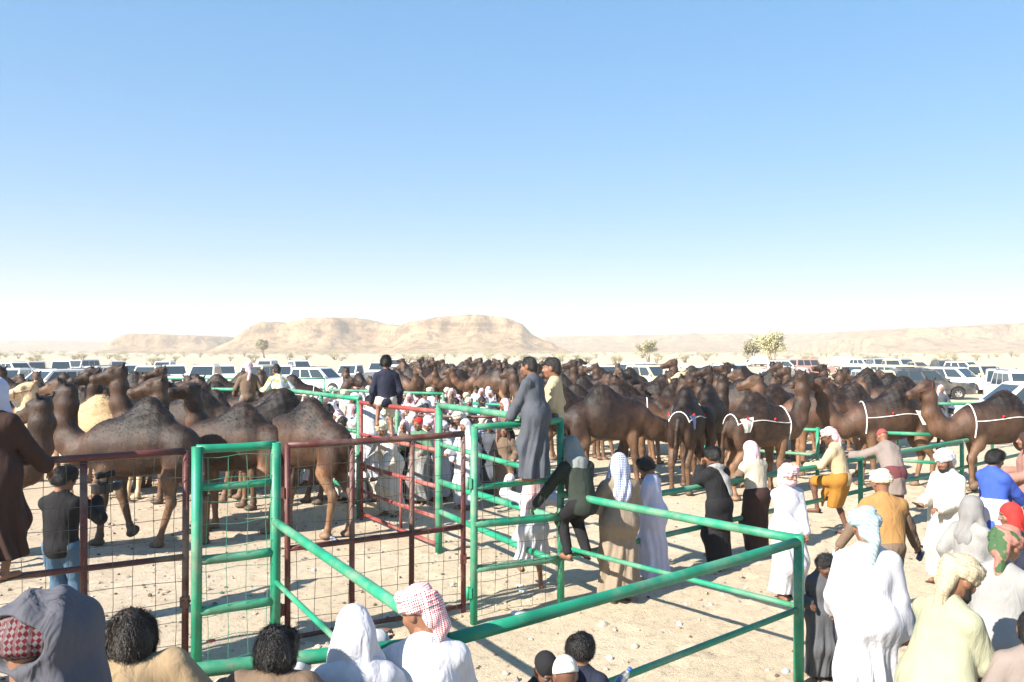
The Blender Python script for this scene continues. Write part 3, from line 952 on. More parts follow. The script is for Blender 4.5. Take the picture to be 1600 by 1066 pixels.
    fl_ = np.array((-.55, 0, -.8)) + rr.normal(size=(K, 3)) * .22
    dr = fl_ - nn * (fl_ * nn).sum(1)[:, None]; dr /= np.linalg.norm(dr, axis=1)[:, None] + 1e-9
    dr = dr + nn * rr.uniform(.04, .28, K)[:, None]
    sd = np.cross(dr, nn); sd *= (.0042 / (np.linalg.norm(sd, axis=1) + 1e-9))[:, None]
    L_ = rr.uniform(.018, .045, K)[:, None]
    p = p + rr.normal(size=(K, 3)) * .006
    tri = np.stack([p - sd, p + sd, p + dr * L_], 1).reshape(-1, 3)
    clump = np.clip(1 + .35 * sn(p, 9, 31) + .26 * rr.normal(size=K), .5, 1.9)
    tv = np.concatenate([np.array(tv), tri]); tc = np.concatenate([np.array(tc), np.repeat(C[ids] * clump[:, None], 3, 0)])
    tuft = fast_mesh('tufts', np.array(tv), np.arange(len(tv)).reshape(-1, 3), True, np.array(tc))
    tuft.materials.append(M_COATP if pale else M_COAT)
    # halter of woven rope on the head
    hm = MB()
    def loop(c, rx, rz, tilt=0):
        pts = []
        for k in range(15):
            a = 2 * math.pi * k / 14
            pts.append(Vector(q(c[0] + tilt * math.cos(a), rx * math.sin(a), c[2] + rz * math.cos(a))))
        hm.tube(pts, .008, 5, False)
    loop((.25, 0, -.035), .083, .088)
    loop((.0, 0, .02), .112, .14, -.06)
    hm.tube([Vector(q(.25, .08, -.03)), Vector(q(.12, .105, .0)), Vector(q(0, .108, .02))], .008, 5, False)
    hm.tube([Vector(q(.25, -.08, -.03)), Vector(q(.12, -.105, .0)), Vector(q(0, -.108, .02))], .008, 5, False)
    halt = hm.mesh('halter', M_HALT)
    mz = None
    if mouth:
        mm = SDF(.02); mm.ell(q(.37, 0, -.06), (.085, .085, .09), None, .02, H); mm.cut(H @ np.array((-1, 0, 0)), float((H @ np.array((-1, 0, 0))) @ q(.30, 0, -.06)))
        v_, q_, _ = mm.mesh(.012)
        mz = fast_mesh('muzzle', v_, q_); mz.materials.append(M_CLOTHY)
    return dict(body=me, tuft=tuft, halter=halt, muzzle=mz, head=hp)

NECK_UP = [(.98, 0, 1.27), (1.24, 0, 1.36), (1.40, 0, 1.66), (1.44, 0, 1.98), (1.45, 0, 2.16)]
NECK_HIGH = [(.95, 0, 1.36), (1.18, 0, 1.52), (1.30, 0, 1.84), (1.30, 0, 2.16), (1.29, 0, 2.38)]
NECK_FWD = [(.99, 0, 1.25), (1.30, 0, 1.30), (1.56, 0, 1.52), (1.70, 0, 1.80), (1.74, 0, 1.95)]
NECK_LEFT = [(.96, .05, 1.27), (1.18, .20, 1.34), (1.26, .42, 1.62), (1.22, .52, 1.94), (1.20, .55, 2.12)]
NECK_RIGHT = [(.96, -.05, 1.27), (1.18, -.20, 1.34), (1.26, -.42, 1.62), (1.22, -.52, 1.94), (1.20, -.55, 2.12)]
NECK_LOW = [(.99, 0, 1.22), (1.30, 0, 1.14), (1.62, 0, 1.22), (1.86, 0, 1.40), (1.96, 0, 1.52)]
NECK_BACK = [(.98, 0, 1.34), (1.22, 0, 1.50), (1.30, 0, 1.80), (1.24, 0, 2.06), (1.22, 0, 2.2)]
CAM = {}
CAM['walk'] = camel_mesh('walk', NECK_BACK, 0, -.25, [(.10, 0), (-.12, .12), (.34, 0), (-.20, 0)], 1.05)
CAM['up'] = camel_mesh('up', NECK_UP, 0, -.12)
CAM['high'] = camel_mesh('high', NECK_HIGH, .25, -.05, [(.05, 0), (-.06, 0), (.1, 0), (-.12, 0)], .95, .04)
CAM['fwd'] = camel_mesh('fwd', NECK_FWD, 0, -.05, [(.0, 0), (.12, 0), (-.05, 0), (.15, 0)], 1.1, -.04)
CAM['left'] = camel_mesh('left', NECK_LEFT, 1.25, -.18, None, 1.0)
CAM['right'] = camel_mesh('right', NECK_RIGHT, -1.2, -.1, [(.08, 0), (-.05, 0), (.05, 0), (-.1, 0)], .9, .05)
CAM['low'] = camel_mesh('low', NECK_LOW, -.2, -.35, [(-.1, 0), (.1, 0), (.1, 0), (-.05, 0)], .95)
CAM['curl'] = camel_mesh('curl', NECK_UP, 2.7, -.12, None, 1.0)
CAM['rest'] = camel_mesh('rest', NECK_UP, .5, .18, [(-.04, 0), (.08, 0), (-.05, 0), (.12, 0)], 1.12, .03)
CAM['lifted'] = camel_mesh('lifted', NECK_UP, .15, -.15, [(.22, .16), (-.08, 0), (.05, 0), (-.2, 0)], .9)
CAM['pale'] = camel_mesh('pale', NECK_BACK, .55, -.05, None, .9, pale=True, mouth=1)

def on_skin(key, ax, ang, x, off=.012):
    """point on the hide above station x at an angle from straight up, by casting inwards"""
    me = CAM[key]['body']
    if 'bvh' not in CAM[key]:
        from mathutils.bvhtree import BVHTree
        vs = [v.co for v in me.vertices]
        CAM[key]['bvh'] = BVHTree.FromPolygons(vs, [tuple(p.vertices) for p in me.polygons])
    c = Vector((x, 0, 1.38))
    d = Vector((0, math.sin(ang), math.cos(ang)))
    hit = CAM[key]['bvh'].ray_cast(c + d * 1.6, -d)
    return (hit[0] + d * off) if hit[0] else c + d * .4

def harness(root, key, style='rope', cloth=None):
    """white rope round the chest, a line along the flanks, and a cloth hung over the rump"""
    hr = MB()
    def band(stations, r=.016):
        pts = [on_skin(key, None, a, x) for x, a in stations]
        hr.tube(pts, r, 6, False)
    for s in (1, -1):
        band([(x, s * (1.05 + .12 * math.sin(x * 3))) for x in np.linspace(-.80, .60, 16)], .011)
    band([(.62 + .0 * a, a) for a in np.linspace(-2.3, 2.3, 26)], .014)
    band([(-.80, a) for a in np.linspace(-1.05, 1.05, 12)], .011)
    o = hr.build('harness_rope', M_ROPE, root)
    if cloth:
        for s in (1, -1):
            mb = MB()
            cols_, rows_ = 6, 9
            vs = []
            for j in range(rows_):
                t = j / (rows_ - 1)
                for i in range(cols_):
                    u = i / (cols_ - 1) - .5
                    wid = .34 * (1 - .5 * t)
                    p = on_skin(key, None, s * (.70 + .95 * t), -.58 + u * wid - .05 * t, .02 + .012 * math.sin(i * 2.4 + t * 3))
                    vs.append(p)
            fs = [(j * cols_ + i, j * cols_ + i + 1, (j + 1) * cols_ + i + 1, (j + 1) * cols_ + i) for j in range(rows_ - 1) for i in range(cols_ - 1)]
            mb.add(vs, fs, True)
            mb.build('rump_cloth', cloth, root)
            for a_, x_ in ((.78, -.58), (1.02, .1)):
                p = on_skin(key, None, s * a_, x_, .025)
                t = MB(); t.tube([p, p + Vector((0, s * .02, .03)), p + Vector((0, s * .02, .05))], [.016, .026, .01], 8)
                t.build('red_pompom', M_CLOTHR, root)

CAMELS = []
def camel(key, x, y, yaw, label, group=None, sc_=1.0, halter=False, har=None, cloth=None, mirror=False, hair=True, muzzle=False):
    c = CAM[key]
    root = empty('camel', (x, y, float(ground_z(np.array([x]), np.array([y]))[0]) - .005), R(yaw), sc_)
    if mirror: root.scale.y = -sc_
    obj('body', c['body'], root)
    if hair: tag(obj('coat_hair', c['tuft'], root), kind='stuff')
    if halter: obj('halter', c['halter'], root)
    if muzzle and c['muzzle']: obj('muzzle_cover', c['muzzle'], root)
    if har: harness(root, key, har, cloth)
    tag(root, label, 'camel', group)
    CAMELS.append(root)
    return root
# ------------------------------------------------------------------ people
M_SKIN = vcol_mat('skin', rough=.5, spec=.4, var=.12, scale=40, bump=.06, bscale=200)
M_HAIR = simple_mat('black_hair', (.012, .010, .009), .42, var=.5, scale=60, bump=.6, bscale=150)
M_HAIRB = simple_mat('brown_black_hair', (.030, .022, .016), .42, var=.5, scale=60, bump=.6, bscale=150)
def CM(n, c, **k): return cloth_mat(n, c, **k)
WHITE = CM('white_cotton', (.52, .52, .55))
WHITE2 = CM('cream_white_cotton', (.56, .52, .45))
REDCHECK = CM('red_check_headscarf', (.80, .78, .76), pattern='check', col2=(.46, .03, .05), pscale=150)
REDCHECK_SHADED = CM('red_check_headscarf_large', (.15, .135, .135), pattern='check', col2=(.09, .008, .014), pscale=125)
PINKCHECK = CM('faded_red_check_headscarf', (.80, .74, .74), pattern='check', col2=(.62, .20, .24), pscale=150)
GREYWOOL = CM('grey_wool_scarf', (.085, .085, .10), fold=.9)  # nearest onlooker's shawl; its grey is lowered to carry the same shade
KHAKI = CM('khaki_cotton', (.30, .215, .125))
BROWNC = CM('brown_cotton', (.16, .11, .075))
DKBROWN = CM('dark_brown_wool', (.045, .024, .020))
BLACK = CM('black_cotton', (.014, .014, .016))
NAVY = CM('navy_cotton', (.020, .024, .042))
DENIM = CM('blue_denim', (.07, .13, .20))
GREYCOAT = CM('charcoal_coat', (.085, .088, .095))
SLATE = CM('slate_grey_cotton', (.078, .086, .102))
LTGREEN = CM('pale_green_cotton', (.33, .33, .225))
LTGREY = CM('light_grey_cotton', (.27, .265, .255))
CAMO = CM('camouflage_cloth', (.055, .11, .05), pattern='blotch', col2=(.38, .17, .13), pscale=9)
CREAMPAT = CM('cream_patterned_turban', (.48, .41, .28), pattern='blotch', col2=(.34, .28, .19), pscale=95)
CREAM = CM('cream_turban', (.66, .55, .38))
TURQ = CM('pale_turquoise_turban', (.38, .45, .45), pattern='stripe', col2=(.24, .34, .36), pscale=14)
BLUECHECK = CM('blue_check_headscarf', (.70, .72, .76), pattern='check', col2=(.07, .10, .30), pscale=75)
REDC = CM('red_cloth', (.62, .035, .03))
BLUEJ = CM('blue_jacket', (.045, .095, .42))
TAUPE = CM('taupe_wool', (.22, .18, .16))
MAROON = CM('maroon_cotton', (.13, .04, .045))
REDCAP = CM('dusty_red_cap', (.30, .07, .065))
BEIGE = CM('beige_sweater', (.46, .36, .22))
YELLOWC = CM('ochre_wrap', (.32, .15, .025))
OCHVEST = CM('ochre_vest', (.33, .18, .065))
BEIGEROBE = CM('beige_brown_robe', (.26, .205, .15))
DKGREEN = CM('dark_green_jacket', (.028, .036, .028))
GREYSCARF = CM('mid_grey_headscarf', (.22, .215, .21))
GREYCAP = CM('grey_cap', (.22, .24, .23))
VEST = CM('cream_vest', (.52, .45, .34))
PEACH = CM('dusty_rose_robe', (.30, .16, .13))
GREENC = CM('green_gown', (.10, .20, .12))
LILAC = CM('lilac_cotton', (.47, .47, .58))
PRINT = CM('white_printed_cotton', (.80, .78, .74), pattern='blotch', col2=(.75, .52, .12), pscale=11)
LEATHER = simple_mat('leather', (.05, .035, .025), .6)
SKIN_B = (.22, .105, .06)
SKIN_D = (.12, .055, .033)

def rz(a): return np.array(Matrix.Rotation(a, 3, 'Z'))
def rx(a): return np.array(Matrix.Rotation(a, 3, 'X'))
def ry(a): return np.array(Matrix.Rotation(a, 3, 'Y'))
def unit(v): v = np.array(v, float); return v / (np.linalg.norm(v) + 1e-9)

def ik(a, t, l1, l2, pole):
    a = np.array(a, float); t = np.array(t, float)
    d = t - a; L = np.linalg.norm(d)
    if L > (l1 + l2) * .999: t = a + d / L * (l1 + l2) * .999; d = t - a; L = np.linalg.norm(d)
    u = d / L
    c = (l1 * l1 + L * L - l2 * l2) / (2 * L)
    hgt = math.sqrt(max(l1 * l1 - c * c, 0))
    p = np.array(pole, float); p = p - u * (p @ u); p = unit(p)
    return a + u * c + p * hgt, t

def person(label, x, y, yaw, h=1.72, z=0.0, lean=0, side=0, twist=0, pelvis=None, feet=None, hands=(None, None), head=(0, 0), knee=(0, 1, 0),
           top=None, bottom=None, robe=None, robe_hem=.10, hat=None, hatmat=None, hair=None, coat=None, vest=None, belt=None, skin=SKIN_B,
           beard=False, kid=False, res=1.0, curl=.45, hairstyle='short', scarf=None, sandals=True, group=None, elbow=(0, -1, -.6), sleeve='robe', build=1.0, drape=1.0, robe_w=.90, bare_leg=False, tail=True, shawl=None, shrug=0.0, neckdrop=0.0):
    """one figure; local frame: x to its right, y ahead, z up. yaw 0 = faces away from the camera"""
    s = h / 1.75
    hs = s * (1.06 if not kid else 1.2)
    seed = (int(abs(x) * 131 + abs(y) * 977 + h * 100)) % 9973
    rr = np.random.RandomState(seed)
    root = empty('person', (x, y, z), R(yaw))
    tag(root, label, 'person', group)
    P = np.array(pelvis if pelvis is not None else (0, 0, .95)) * s
    T = rz(R(twist)) @ ry(R(side)) @ rx(-R(lean))
    def tp(v): return P + T @ (np.array(v, float) * s)
    chest, neck = tp((0, .01, .34)), tp((0, -.01, .535 - neckdrop))
    shl = {1: tp((.172, 0, .43 + shrug)), -1: tp((-.172, 0, .43 + shrug))}
    hip = {1: P + rz(R(twist)) @ np.array((.09, 0, -.03)) * s, -1: P + rz(R(twist)) @ np.array((-.09, 0, -.03)) * s}
    ft = feet or ((.11, .02, 0), (-.11, -.03, 0))
    ank, kn, footv = {}, {}, {}
    for sd, f in ((1, ft[0]), (-1, ft[1])):
        a = np.array(f[:3]) * s + np.array((0, 0, .085)) * s
        kn[sd], ank[sd] = ik(hip[sd], a, .44 * s, .43 * s, (knee[0] * sd, knee[1], knee[2]))
        footv[sd] = unit(np.array((math.sin(.18 * sd), math.cos(.18), 0)) if len(f) < 4 else f[3])
    el, wr, hd = {}, {}, {}
    for sd, hnd in ((1, hands[0]), (-1, hands[1])):
        if hnd is None: tgt = tp((.27 * sd, .03, -.04)) if lean < 25 else shl[sd] + np.array((.05 * sd, .05, -.5)) * s
        else: tgt = np.array(hnd, float) * s
        el[sd], wr[sd] = ik(shl[sd], tgt, .285 * s, .255 * s, (elbow[0] + .5 * sd, elbow[1], elbow[2]))
        hd[sd] = unit(wr[sd] - el[sd])
    Hm = rz(R(head[0])) @ rx(-R(head[1]))
    hc = neck + (T @ np.array((0, .012, .05)) + Hm @ np.array((0, .02, .085))) * hs + (0 if not kid else T @ np.array((0, 0, -.01)))
    def hq(v): return hc + Hm @ (np.array(v, float) * hs)
    dark = tuple(c * .55 for c in skin); lip = (skin[0] * .9, skin[1] * .6, skin[2] * .6)
    # ---- body
    B = SDF(.04 * s)
    fl = (tuple(T @ np.array((0, 1, 0))), .72)
    B.path([P, tp((0, 0, .16)), chest, tp((0, -.01, .44))], [.135 * s * build, .13 * s * build, .15 * s, .11 * s], skin, .05 * s, fl)
    B.cone(shl[-1], tp((0, 0, .45)), .05 * s, .06 * s, skin)
    B.cone(tp((0, 0, .45)), shl[1], .06 * s, .05 * s, skin)
    B.cone(tp((0, -.01, .46)), hc, .056 * s, .05 * hs, skin, .03)
    for sd in (1, -1):
        B.path([hip[sd], kn[sd], ank[sd]], [.082 * s, .055 * s, .034 * s], skin)
        B.ell(kn[sd] * .68 + ank[sd] * .32 - footv[sd] * .012 * s, np.full(3, .042 * s), skin)
        toe = ank[sd] + footv[sd] * .13 * s + np.array((0, 0, -.055)) * s
        B.cone(ank[sd] + np.array((0, 0, -.045)) * s - footv[sd] * .035 * s, toe, .036 * s, .032 * s, skin, .025)
        B.path([shl[sd], el[sd], wr[sd]], [.050 * s, .040 * s, .027 * s], skin)
    parts = [B.mesh(.02 * s * res, True)]
    # ---- head
    Hd = SDF(.02 * hs)
    def he(c, r, col, k=.02, sub=False): Hd.ell(hq(c), np.array(r) * hs, col, k * hs, Hm, sub)
    he((0, -.008, .025), (.074, .093, .098), skin, .02)
    he((0, .03, -.035), (.062, .068, .078), skin, .03)
    he((0, .062, -.088), (.030, .028, .024), skin, .03)
    Hd.cone(hq((0, -.03, -.06)), hq((0, -.035, -.16)), .052 * hs, .055 * hs, skin, .03)
    he((0, .082, .032), (.052, .018, .014), skin, .015)
    Hd.cone(hq((0, .094, .018)), hq((0, .116, -.022)), .010 * hs, .016 * hs, skin, .012)
    for sd in (1, -1):
        he((.014 * sd, .100, -.026), (.012, .014, .010), skin, .008)
        he((.031 * sd, .083, .010), (.017, .012, .011), dark, .006)
        he((.031 * sd, .0905, .010), (.0105, .0065, .0055), (.55, .5, .45), .002)
        he((.031 * sd, .0955, .010), (.0055, .0035, .0055), (.01, .008, .006), .001)
        he((.032 * sd, .092, .030), (.021, .009, .0045), (.012, .01, .008), .006)
        he((.040 * sd, .062, -.025), (.026, .030, .028), skin, .02)
        he((.076 * sd, -.004, .0), (.012, .026, .034), skin, .01)
    he((0, .096, -.052), (.023, .010, .006), lip, .006)
    he((0, .093, -.064), (.020, .010, .006), lip, .006)
    if beard:
        bc = (.010, .008, .007)
        he((0, .088, -.043), (.030, .012, .006), bc, .006)
        for sd in (1, -1):
            Hd.cone(hq((.068 * sd, .012, -.01)), hq((.050 * sd, .05, -.085)), .016 * hs, .026 * hs, bc, .012)
        he((0, .075, -.098), (.044, .032, .034), bc, .02)
    parts.append(Hd.mesh(.0062 * hs * res, True, .006))
    # ---- hands: palm, four unequal fingers with knuckle bends, thumb from the side of the palm
    for sd, hnd in ((1, hands[0]), (-1, hands[1])):
        u = hd[sd]
        up = np.array((0, 0, 1.0)) if abs(u[2]) < .85 else np.array((0, -1.0, 0))
        n_ = unit(up - u * (up @ u))              # back of the hand
        v_ = unit(np.cross(u, n_)) * -sd           # towards the thumb
        Hn = SDF(.012 * s)
        o_ = wr[sd] - u * .01 * s
        def hp_(a, b, c): return o_ + (u * a + v_ * b + n_ * c) * s
        rot = np.stack([u, v_, n_], 1)
        Hn.cone(wr[sd] - u * .05 * s, hp_(.03, 0, 0), .026 * s, .025 * s, skin)
        Hn.ell(hp_(.052, 0, 0), np.array((.050, .040, .017)) * s, skin, .012, rot)
        for q_, (b, L) in enumerate(((.030, .070), (.010, .080), (-.010, .074), (-.029, .058))):
            c0 = hp_(.085, b, .0)
            cu = curl * 1.3
            d1 = u * math.cos(cu) - n_ * math.sin(cu) + v_ * b * 1.2
            d2 = u * math.cos(cu * 2.1) - n_ * math.sin(cu * 2.1)
            c1 = c0 + d1 * L * .52 * s; c2 = c1 + d2 * L * .5 * s
            Hn.path([c0, c1, c2], [.0098 * s, .0088 * s, .0072 * s], skin, .006)
        t0 = hp_(.028, .032, -.004); t1 = hp_(.062, .062, -.016); t2 = hp_(.092, .062, -.03)
        Hn.path([t0, t1, t2], [.013 * s, .0105 * s, .0085 * s], skin, .01)
        parts.append(Hn.mesh(.0052 * s * res, True))
    V, Q, C = join_parts(parts)
    me = fast_mesh('person_body', V, Q, True, C); me.materials.append(M_SKIN)
    obj('body', me, root)

    def garment(name, S, mat, vox, disp=None, fold=.006, parent=root):
        v, q, _ = S.mesh(vox)
        n_ = normals(v, q)
        if disp is not None: v = v + disp(v, n_)
        if fold:
            f_ = fold * s * sn(v / s, 17, seed + 3) * (.6 + .5 * sn(v / s, 4, seed + 9))
            rdg = 1 - np.abs(sn(v / s * np.array((1, 1, .55)), 11, seed + 5)) * 1.6        # creases
            f_ = f_ + fold * 1.1 * s * np.clip(rdg, -.4, 1) * np.clip(.6 + .7 * sn(v / s, 3, seed + 6), 0, 1.4)
            v = v + n_ * np.maximum(f_, -.006 * s)[:, None]
        m_ = fast_mesh(name, v, q); m_.materials.append(mat)
        if name in ('headscarf', 'turban'):
            q_ = (v - hc) @ Hm / hs
            az = np.arctan2(q_[:, 0], -q_[:, 1]); zz = np.where(q_[:, 2] > 0, .1 * np.arctan2(q_[:, 2], np.hypot(q_[:, 0], q_[:, 1])), q_[:, 2])
            cu = np.stack([az * .1, zz, np.zeros(len(v))], 1).astype(np.float32)
            at_ = m_.attributes.new('cuv', 'FLOAT_VECTOR', 'POINT'); at_.data.foreach_set('vector', cu.ravel())
        return obj(name, m_, parent)
    vox = .0165 * s * res

    def torso(S, g, hem_z=None, k=.05):
        S.path([tp((0, 0, -.02)), tp((0, 0, .16)), tp((0, .01, .33)), tp((0, -.01, .44))], [(.150 + g) * s * build, (.145 + g) * s * build, (.163 + g) * s, (.115 + g) * s], None, k * s, fl)
        for sd in (1, -1):
            S.cone(tp((.03 * sd, -.008, .475 + shrug * .5)), tp((.155 * sd, -.005, .432 + shrug)), (.055 + g * .6) * s, (.055 + g * .8) * s, None, k * s)
        S.cone(tp((0, -.01, .47)), tp((0, -.008, .525)), (.07 + g * .5) * s, (.062 + g * .5) * s, None, .02)
    def sleeves(S, g, upto=.93, flare=1.0, short=False):
        for sd in (1, -1):
            w_ = el[sd] + (wr[sd] - el[sd]) * upto
            if short:
                S.cone(shl[sd], shl[sd] + (el[sd] - shl[sd]) * .8, (.062 + g) * s, (.066 + g) * s, None, .03 * s); continue
            S.path([shl[sd], el[sd], w_], [(.055 + g) * s, (.050 + g) * s, (.042 + g) * flare * s], None, .03 * s)
            S.cuts_dummy = 0
    def legs_(S, g, upto=1.0, k=.04):
        for sd in (1, -1):
            e = kn[sd] + (ank[sd] - kn[sd]) * upto
            S.path([hip[sd], kn[sd], e], [(.098 + g) * s, (.070 + g) * s, (.052 + g) * s], None, k * s)
            if g < .025: S.ell(kn[sd], np.full(3, (.076 + g) * s), None, k * s)
        S.ell(P, np.array((.165 + g, .125 + g, .13)) * s, None, k * s)
    # ---- robe (long gown) over everything
    if robe is not None:
        S = SDF(.05 * s)
        torso(S, .022)
        sleeves(S, .022, .95, 1.25)
        fm = (ank[1] + ank[-1]) / 2
        hemz = robe_hem * s
        hemc = np.array((P[0] * .3 + fm[0] * .7, P[1] * .3 + fm[1] * .7, hemz))
        spread = np.linalg.norm((ank[1] - ank[-1])[:2])
        fy = ((0, 1, 0), .80)
        if pelvis is None or True:
            S.path([P + np.array((0, 0, .0)), (P + hemc) / 2, hemc], [.168 * s * build, .195 * s * robe_w * build, (.215 * robe_w + spread * .18) * s], None, .06 * s, fy)
        legs_(S, .03, 1.0, .12)
        S.cut((0, 0, -1), -hemz)
        ph = rr.uniform(0, 6); nf = rr.randint(6, 9)
        def disp(v, n_):
            t = np.clip((P[2] - v[:, 2]) / max(P[2] - hemz, .1), 0, 1)
            ax_ = P[None, :2] + (hemc - P)[None, :2] * t[:, None]
            th = np.arctan2(v[:, 1] - ax_[:, 1], v[:, 0] - ax_[:, 0])
            th = th + .25 * np.sin(v[:, 2] * 5 + ph)
            am = (.030 * t ** .8) * s
            hor = n_.copy(); hor[:, 2] = 0
            return hor * (am * (np.sin(nf * th + ph) + .5 * np.sin((2 * nf + 1) * th + ph * 2)))[:, None]
        garment('robe', S, robe, vox, disp)
    if top is not None:
        S = SDF(.05 * s); torso(S, .018); 
        S.ell(P + np.array((0, 0, -.02)) * s, np.array((.178, .14, .12)) * s, None, .05 * s)
        sleeves(S, .014, .96, 1.0, sleeve == 'short')
        S.cut((0, 0, -1), -(P[2] - .13 * s))
        garment('jacket' if sleeve != 'short' else 'shirt', S, top, vox, None, .008)
    if coat is not None:
        S = SDF(.05 * s); torso(S, .036); sleeves(S, .028, .93, 1.15)
        hemz = (P[2] - .36 * s)
        S.path([P, P + np.array((0, -.01, -.42)) * s], [.178 * s, .205 * s], None, .06 * s, ((0, 1, 0), .8))
        S.cut((0, 0, -1), -hemz)
        garment('coat', S, coat, vox, None, .008)
    if vest is not None:
        S = SDF(.05 * s); torso(S, .034)
        for sd in (1, -1): S.cone(shl[sd], shl[sd] + (el[sd] - shl[sd]) * .12, .088 * s, .085 * s, None, .03 * s)
        S.cut((0, 0, -1), -(P[2] - .06 * s))
        garment('vest', S, vest, vox, None, .007)
    if bottom is not None:
        kind, bm = bottom
        S = SDF(.04 * s)
        if kind == 'trousers': legs_(S, .008, .97)
        elif kind == 'shorts': legs_(S, .016, .0)
        elif kind == 'wrap':
            for sd in (1, -1):
                S.cone(hip[sd], hip[sd] + (kn[sd] - hip[sd]) * .9, .115 * s, .088 * s, None, .10 * s)
            lowk = min(kn[1][2], kn[-1][2])
            mid = (kn[1] + kn[-1]) / 2
            S.cone(P, np.array((mid[0] * .5, mid[1] * .45, lowk)), .165 * s, .15 * s, None, .08 * s, ((0, 1, 0), .7))
            S.cut((0, 0, -1), -(lowk - .04 * s))
            S.path([P + np.array((-.02, .16, -.05)) * s, P + np.array((-.06, .26, -.28)) * s, P + np.array((-.10, .28, -.5)) * s], [.05 * s, .045 * s, .015 * s], None, .04 * s)
        elif kind == 'skirt':
            fm = (ank[1] + ank[-1]) / 2
            S.path([P, np.array((fm[0], fm[1], .12 * s))], [.165 * s, .19 * s], None, .06 * s, ((0, 1, 0), .82)); legs_(S, .02, 1.0, .1)
            S.cut((0, 0, -1), -.10 * s)
        garment({'trousers': 'trousers', 'shorts': 'shorts', 'wrap': 'wrap_cloth', 'skirt': 'skirt'}[kind], S, bm, vox, None, .009)
    if belt is not None:
        S = SDF(.02); c_ = tp((0, 0, .06))
        S.ell(c_, np.array((.178 * build, .143 * build, .10)) * s, None, .01)
        S.cut((0, 0, 1), c_[2] + .03 * s); S.cut((0, 0, -1), -(c_[2] - .03 * s))
        garment('belt', S, belt, .012 * s, None, 0)
    if sandals:
        for sd in (1, -1):
            S = SDF(.01)
            a = ank[sd] + np.array((0, 0, -.078)) * s
            S.cone(a - footv[sd] * .055 * s, a + footv[sd] * .165 * s, .040 * s, .044 * s, None, .01, ((0, 0, 1), .3))
            garment('sandal', S, LEATHER, .012 * s, None, 0)
    # ---- head coverings
    hv = .0075 * hs * max(res, 1)
    def hel(S, c, r, k=.02, sub=False): S.ell(hq(c), np.array(r) * hs, None, k * hs, Hm, sub)
    bk = T @ np.array((0, -1, 0)); dn = np.array((0, 0, -1.0))
    if hat == 'drape':          # square scarf over the head, falling on back and shoulders
        S = SDF(.035 * hs)
        hel(S, (0, -.012, .03), (.092, .112, .112), .02)
        hel(S, (0, -.03, -.04), (.098, .095, .10), .03)
        a = hq((0, -.055, -.03)); b = neck + (bk * .10 + dn * .20 * drape) * s
        S.cone(a, b, .085 * hs, .13 * s * drape, None, .05 * hs, (tuple(unit(bk)), .42))
        for sd in (1, -1):
            S.cone(hq((.072 * sd, -.005, -.03)), neck + (T @ np.array((.13 * sd, .045, -.12 * drape))) * s, .042 * hs, .055 * s, None, .035 * hs)
        hel(S, (0, .13, -.035), (.068, .105, .092), .02, True)
        def dsp(v, n_): return n_ * (.0065 * hs * np.sin(v[:, 0] * 70 / hs + 4 * sn(v, 6, seed)) * np.clip((hc[2] + .02 - v[:, 2]) / .15, 0, 1))[:, None]
        garment('headscarf', S, hatmat, hv, dsp, .004)
    elif hat == 'hood':         # shawl drawn over the head and round the neck
        S = SDF(.04 * hs)
        hel(S, (0, -.02, .03), (.102, .122, .120), .02)
        hel(S, (0, -.02, -.08), (.105, .11, .11), .04)
        S.cone(hq((0, -.02, -.08)), neck + (bk * .05 + dn * .06) * s, .10 * hs, .14 * s, None, .05 * hs, (tuple(unit(bk)), .75))
        S.cone(hq((0, -.05, -.05)), neck + (bk * .11 + dn * .16) * s, .09 * hs, .11 * s, None, .05 * hs, (tuple(unit(bk)), .5))
        hel(S, (0, .14, -.02), (.062, .10, .085), .02, True)
        def dsp(v, n_): return n_ * (.0035 * hs * np.sin(v[:, 2] * 60 / hs + v[:, 0] * 25 + 3 * sn(v, 5, seed)))[:, None]
        garment('headscarf', S, hatmat, hv, dsp, .004)
    elif hat in ('wrap', 'wrapface'):
        S = SDF(.018 * hs)
        hel(S, (0, -.012, .055), (.086, .104, .088), .015)
        pts = []
        for lay, (zz, tl, rr_) in enumerate(((.052, .012, .030), (.072, -.022, .030), (.040, .028, .024), (.088, .018, .026))):
            ring = []
            for k in range(13):
                a = 2 * math.pi * k / 12
                ring.append(hq((.082 * math.cos(a) * (1 - .08 * lay * (lay == 3)), -.008 + .099 * math.sin(a), zz + tl * math.cos(a + lay) + .012 * math.sin(a))))
            S.path(ring, [rr_ * hs * rr.uniform(.85, 1.1)] * 13, None, .012 * hs)
        hel(S, (.02, -.01, .125), (.060, .070, .03), .03)
        if tail:
            S.path([hq((.03, -.10, .03)), hq((.035, -.115, -.09)), neck + (bk * .09 + dn * .13) * s], [.034 * hs, .034 * hs, .04 * s], None, .025 * hs)
            hel(S, (0, -.09, -.03), (.07, .05, .07), .03)
        if hat == 'wrapface':
            hel(S, (0, .045, -.068), (.076, .072, .052), .02)
            hel(S, (0, -.02, -.075), (.084, .085, .062), .03)
            hel(S, (0, -.03, -.01), (.086, .085, .075), .03)
        hel(S, (0, .155, .008 if hat == 'wrapface' else -.02), (.066, .085, .026 if hat == 'wrapface' else .058), .012, True)
        def dsp(v, n_):
            q_ = (v - hc) @ Hm / hs
            return n_ * (.0022 * hs * np.clip((q_[:, 2] + .03) * 30, .15, 1) * np.sin(q_[:, 2] * 230 + 3 * np.sin(np.arctan2(q_[:, 1], q_[:, 0])) * 1.3 + 1.6 * sn(q_, 9, seed)))[:, None]
        garment('turban', S, hatmat, hv, dsp, .003)
    elif hat == 'cap':
        S = SDF(.02 * hs)
        hel(S, (0, -.012, .035), (.086, .104, .108), .01)
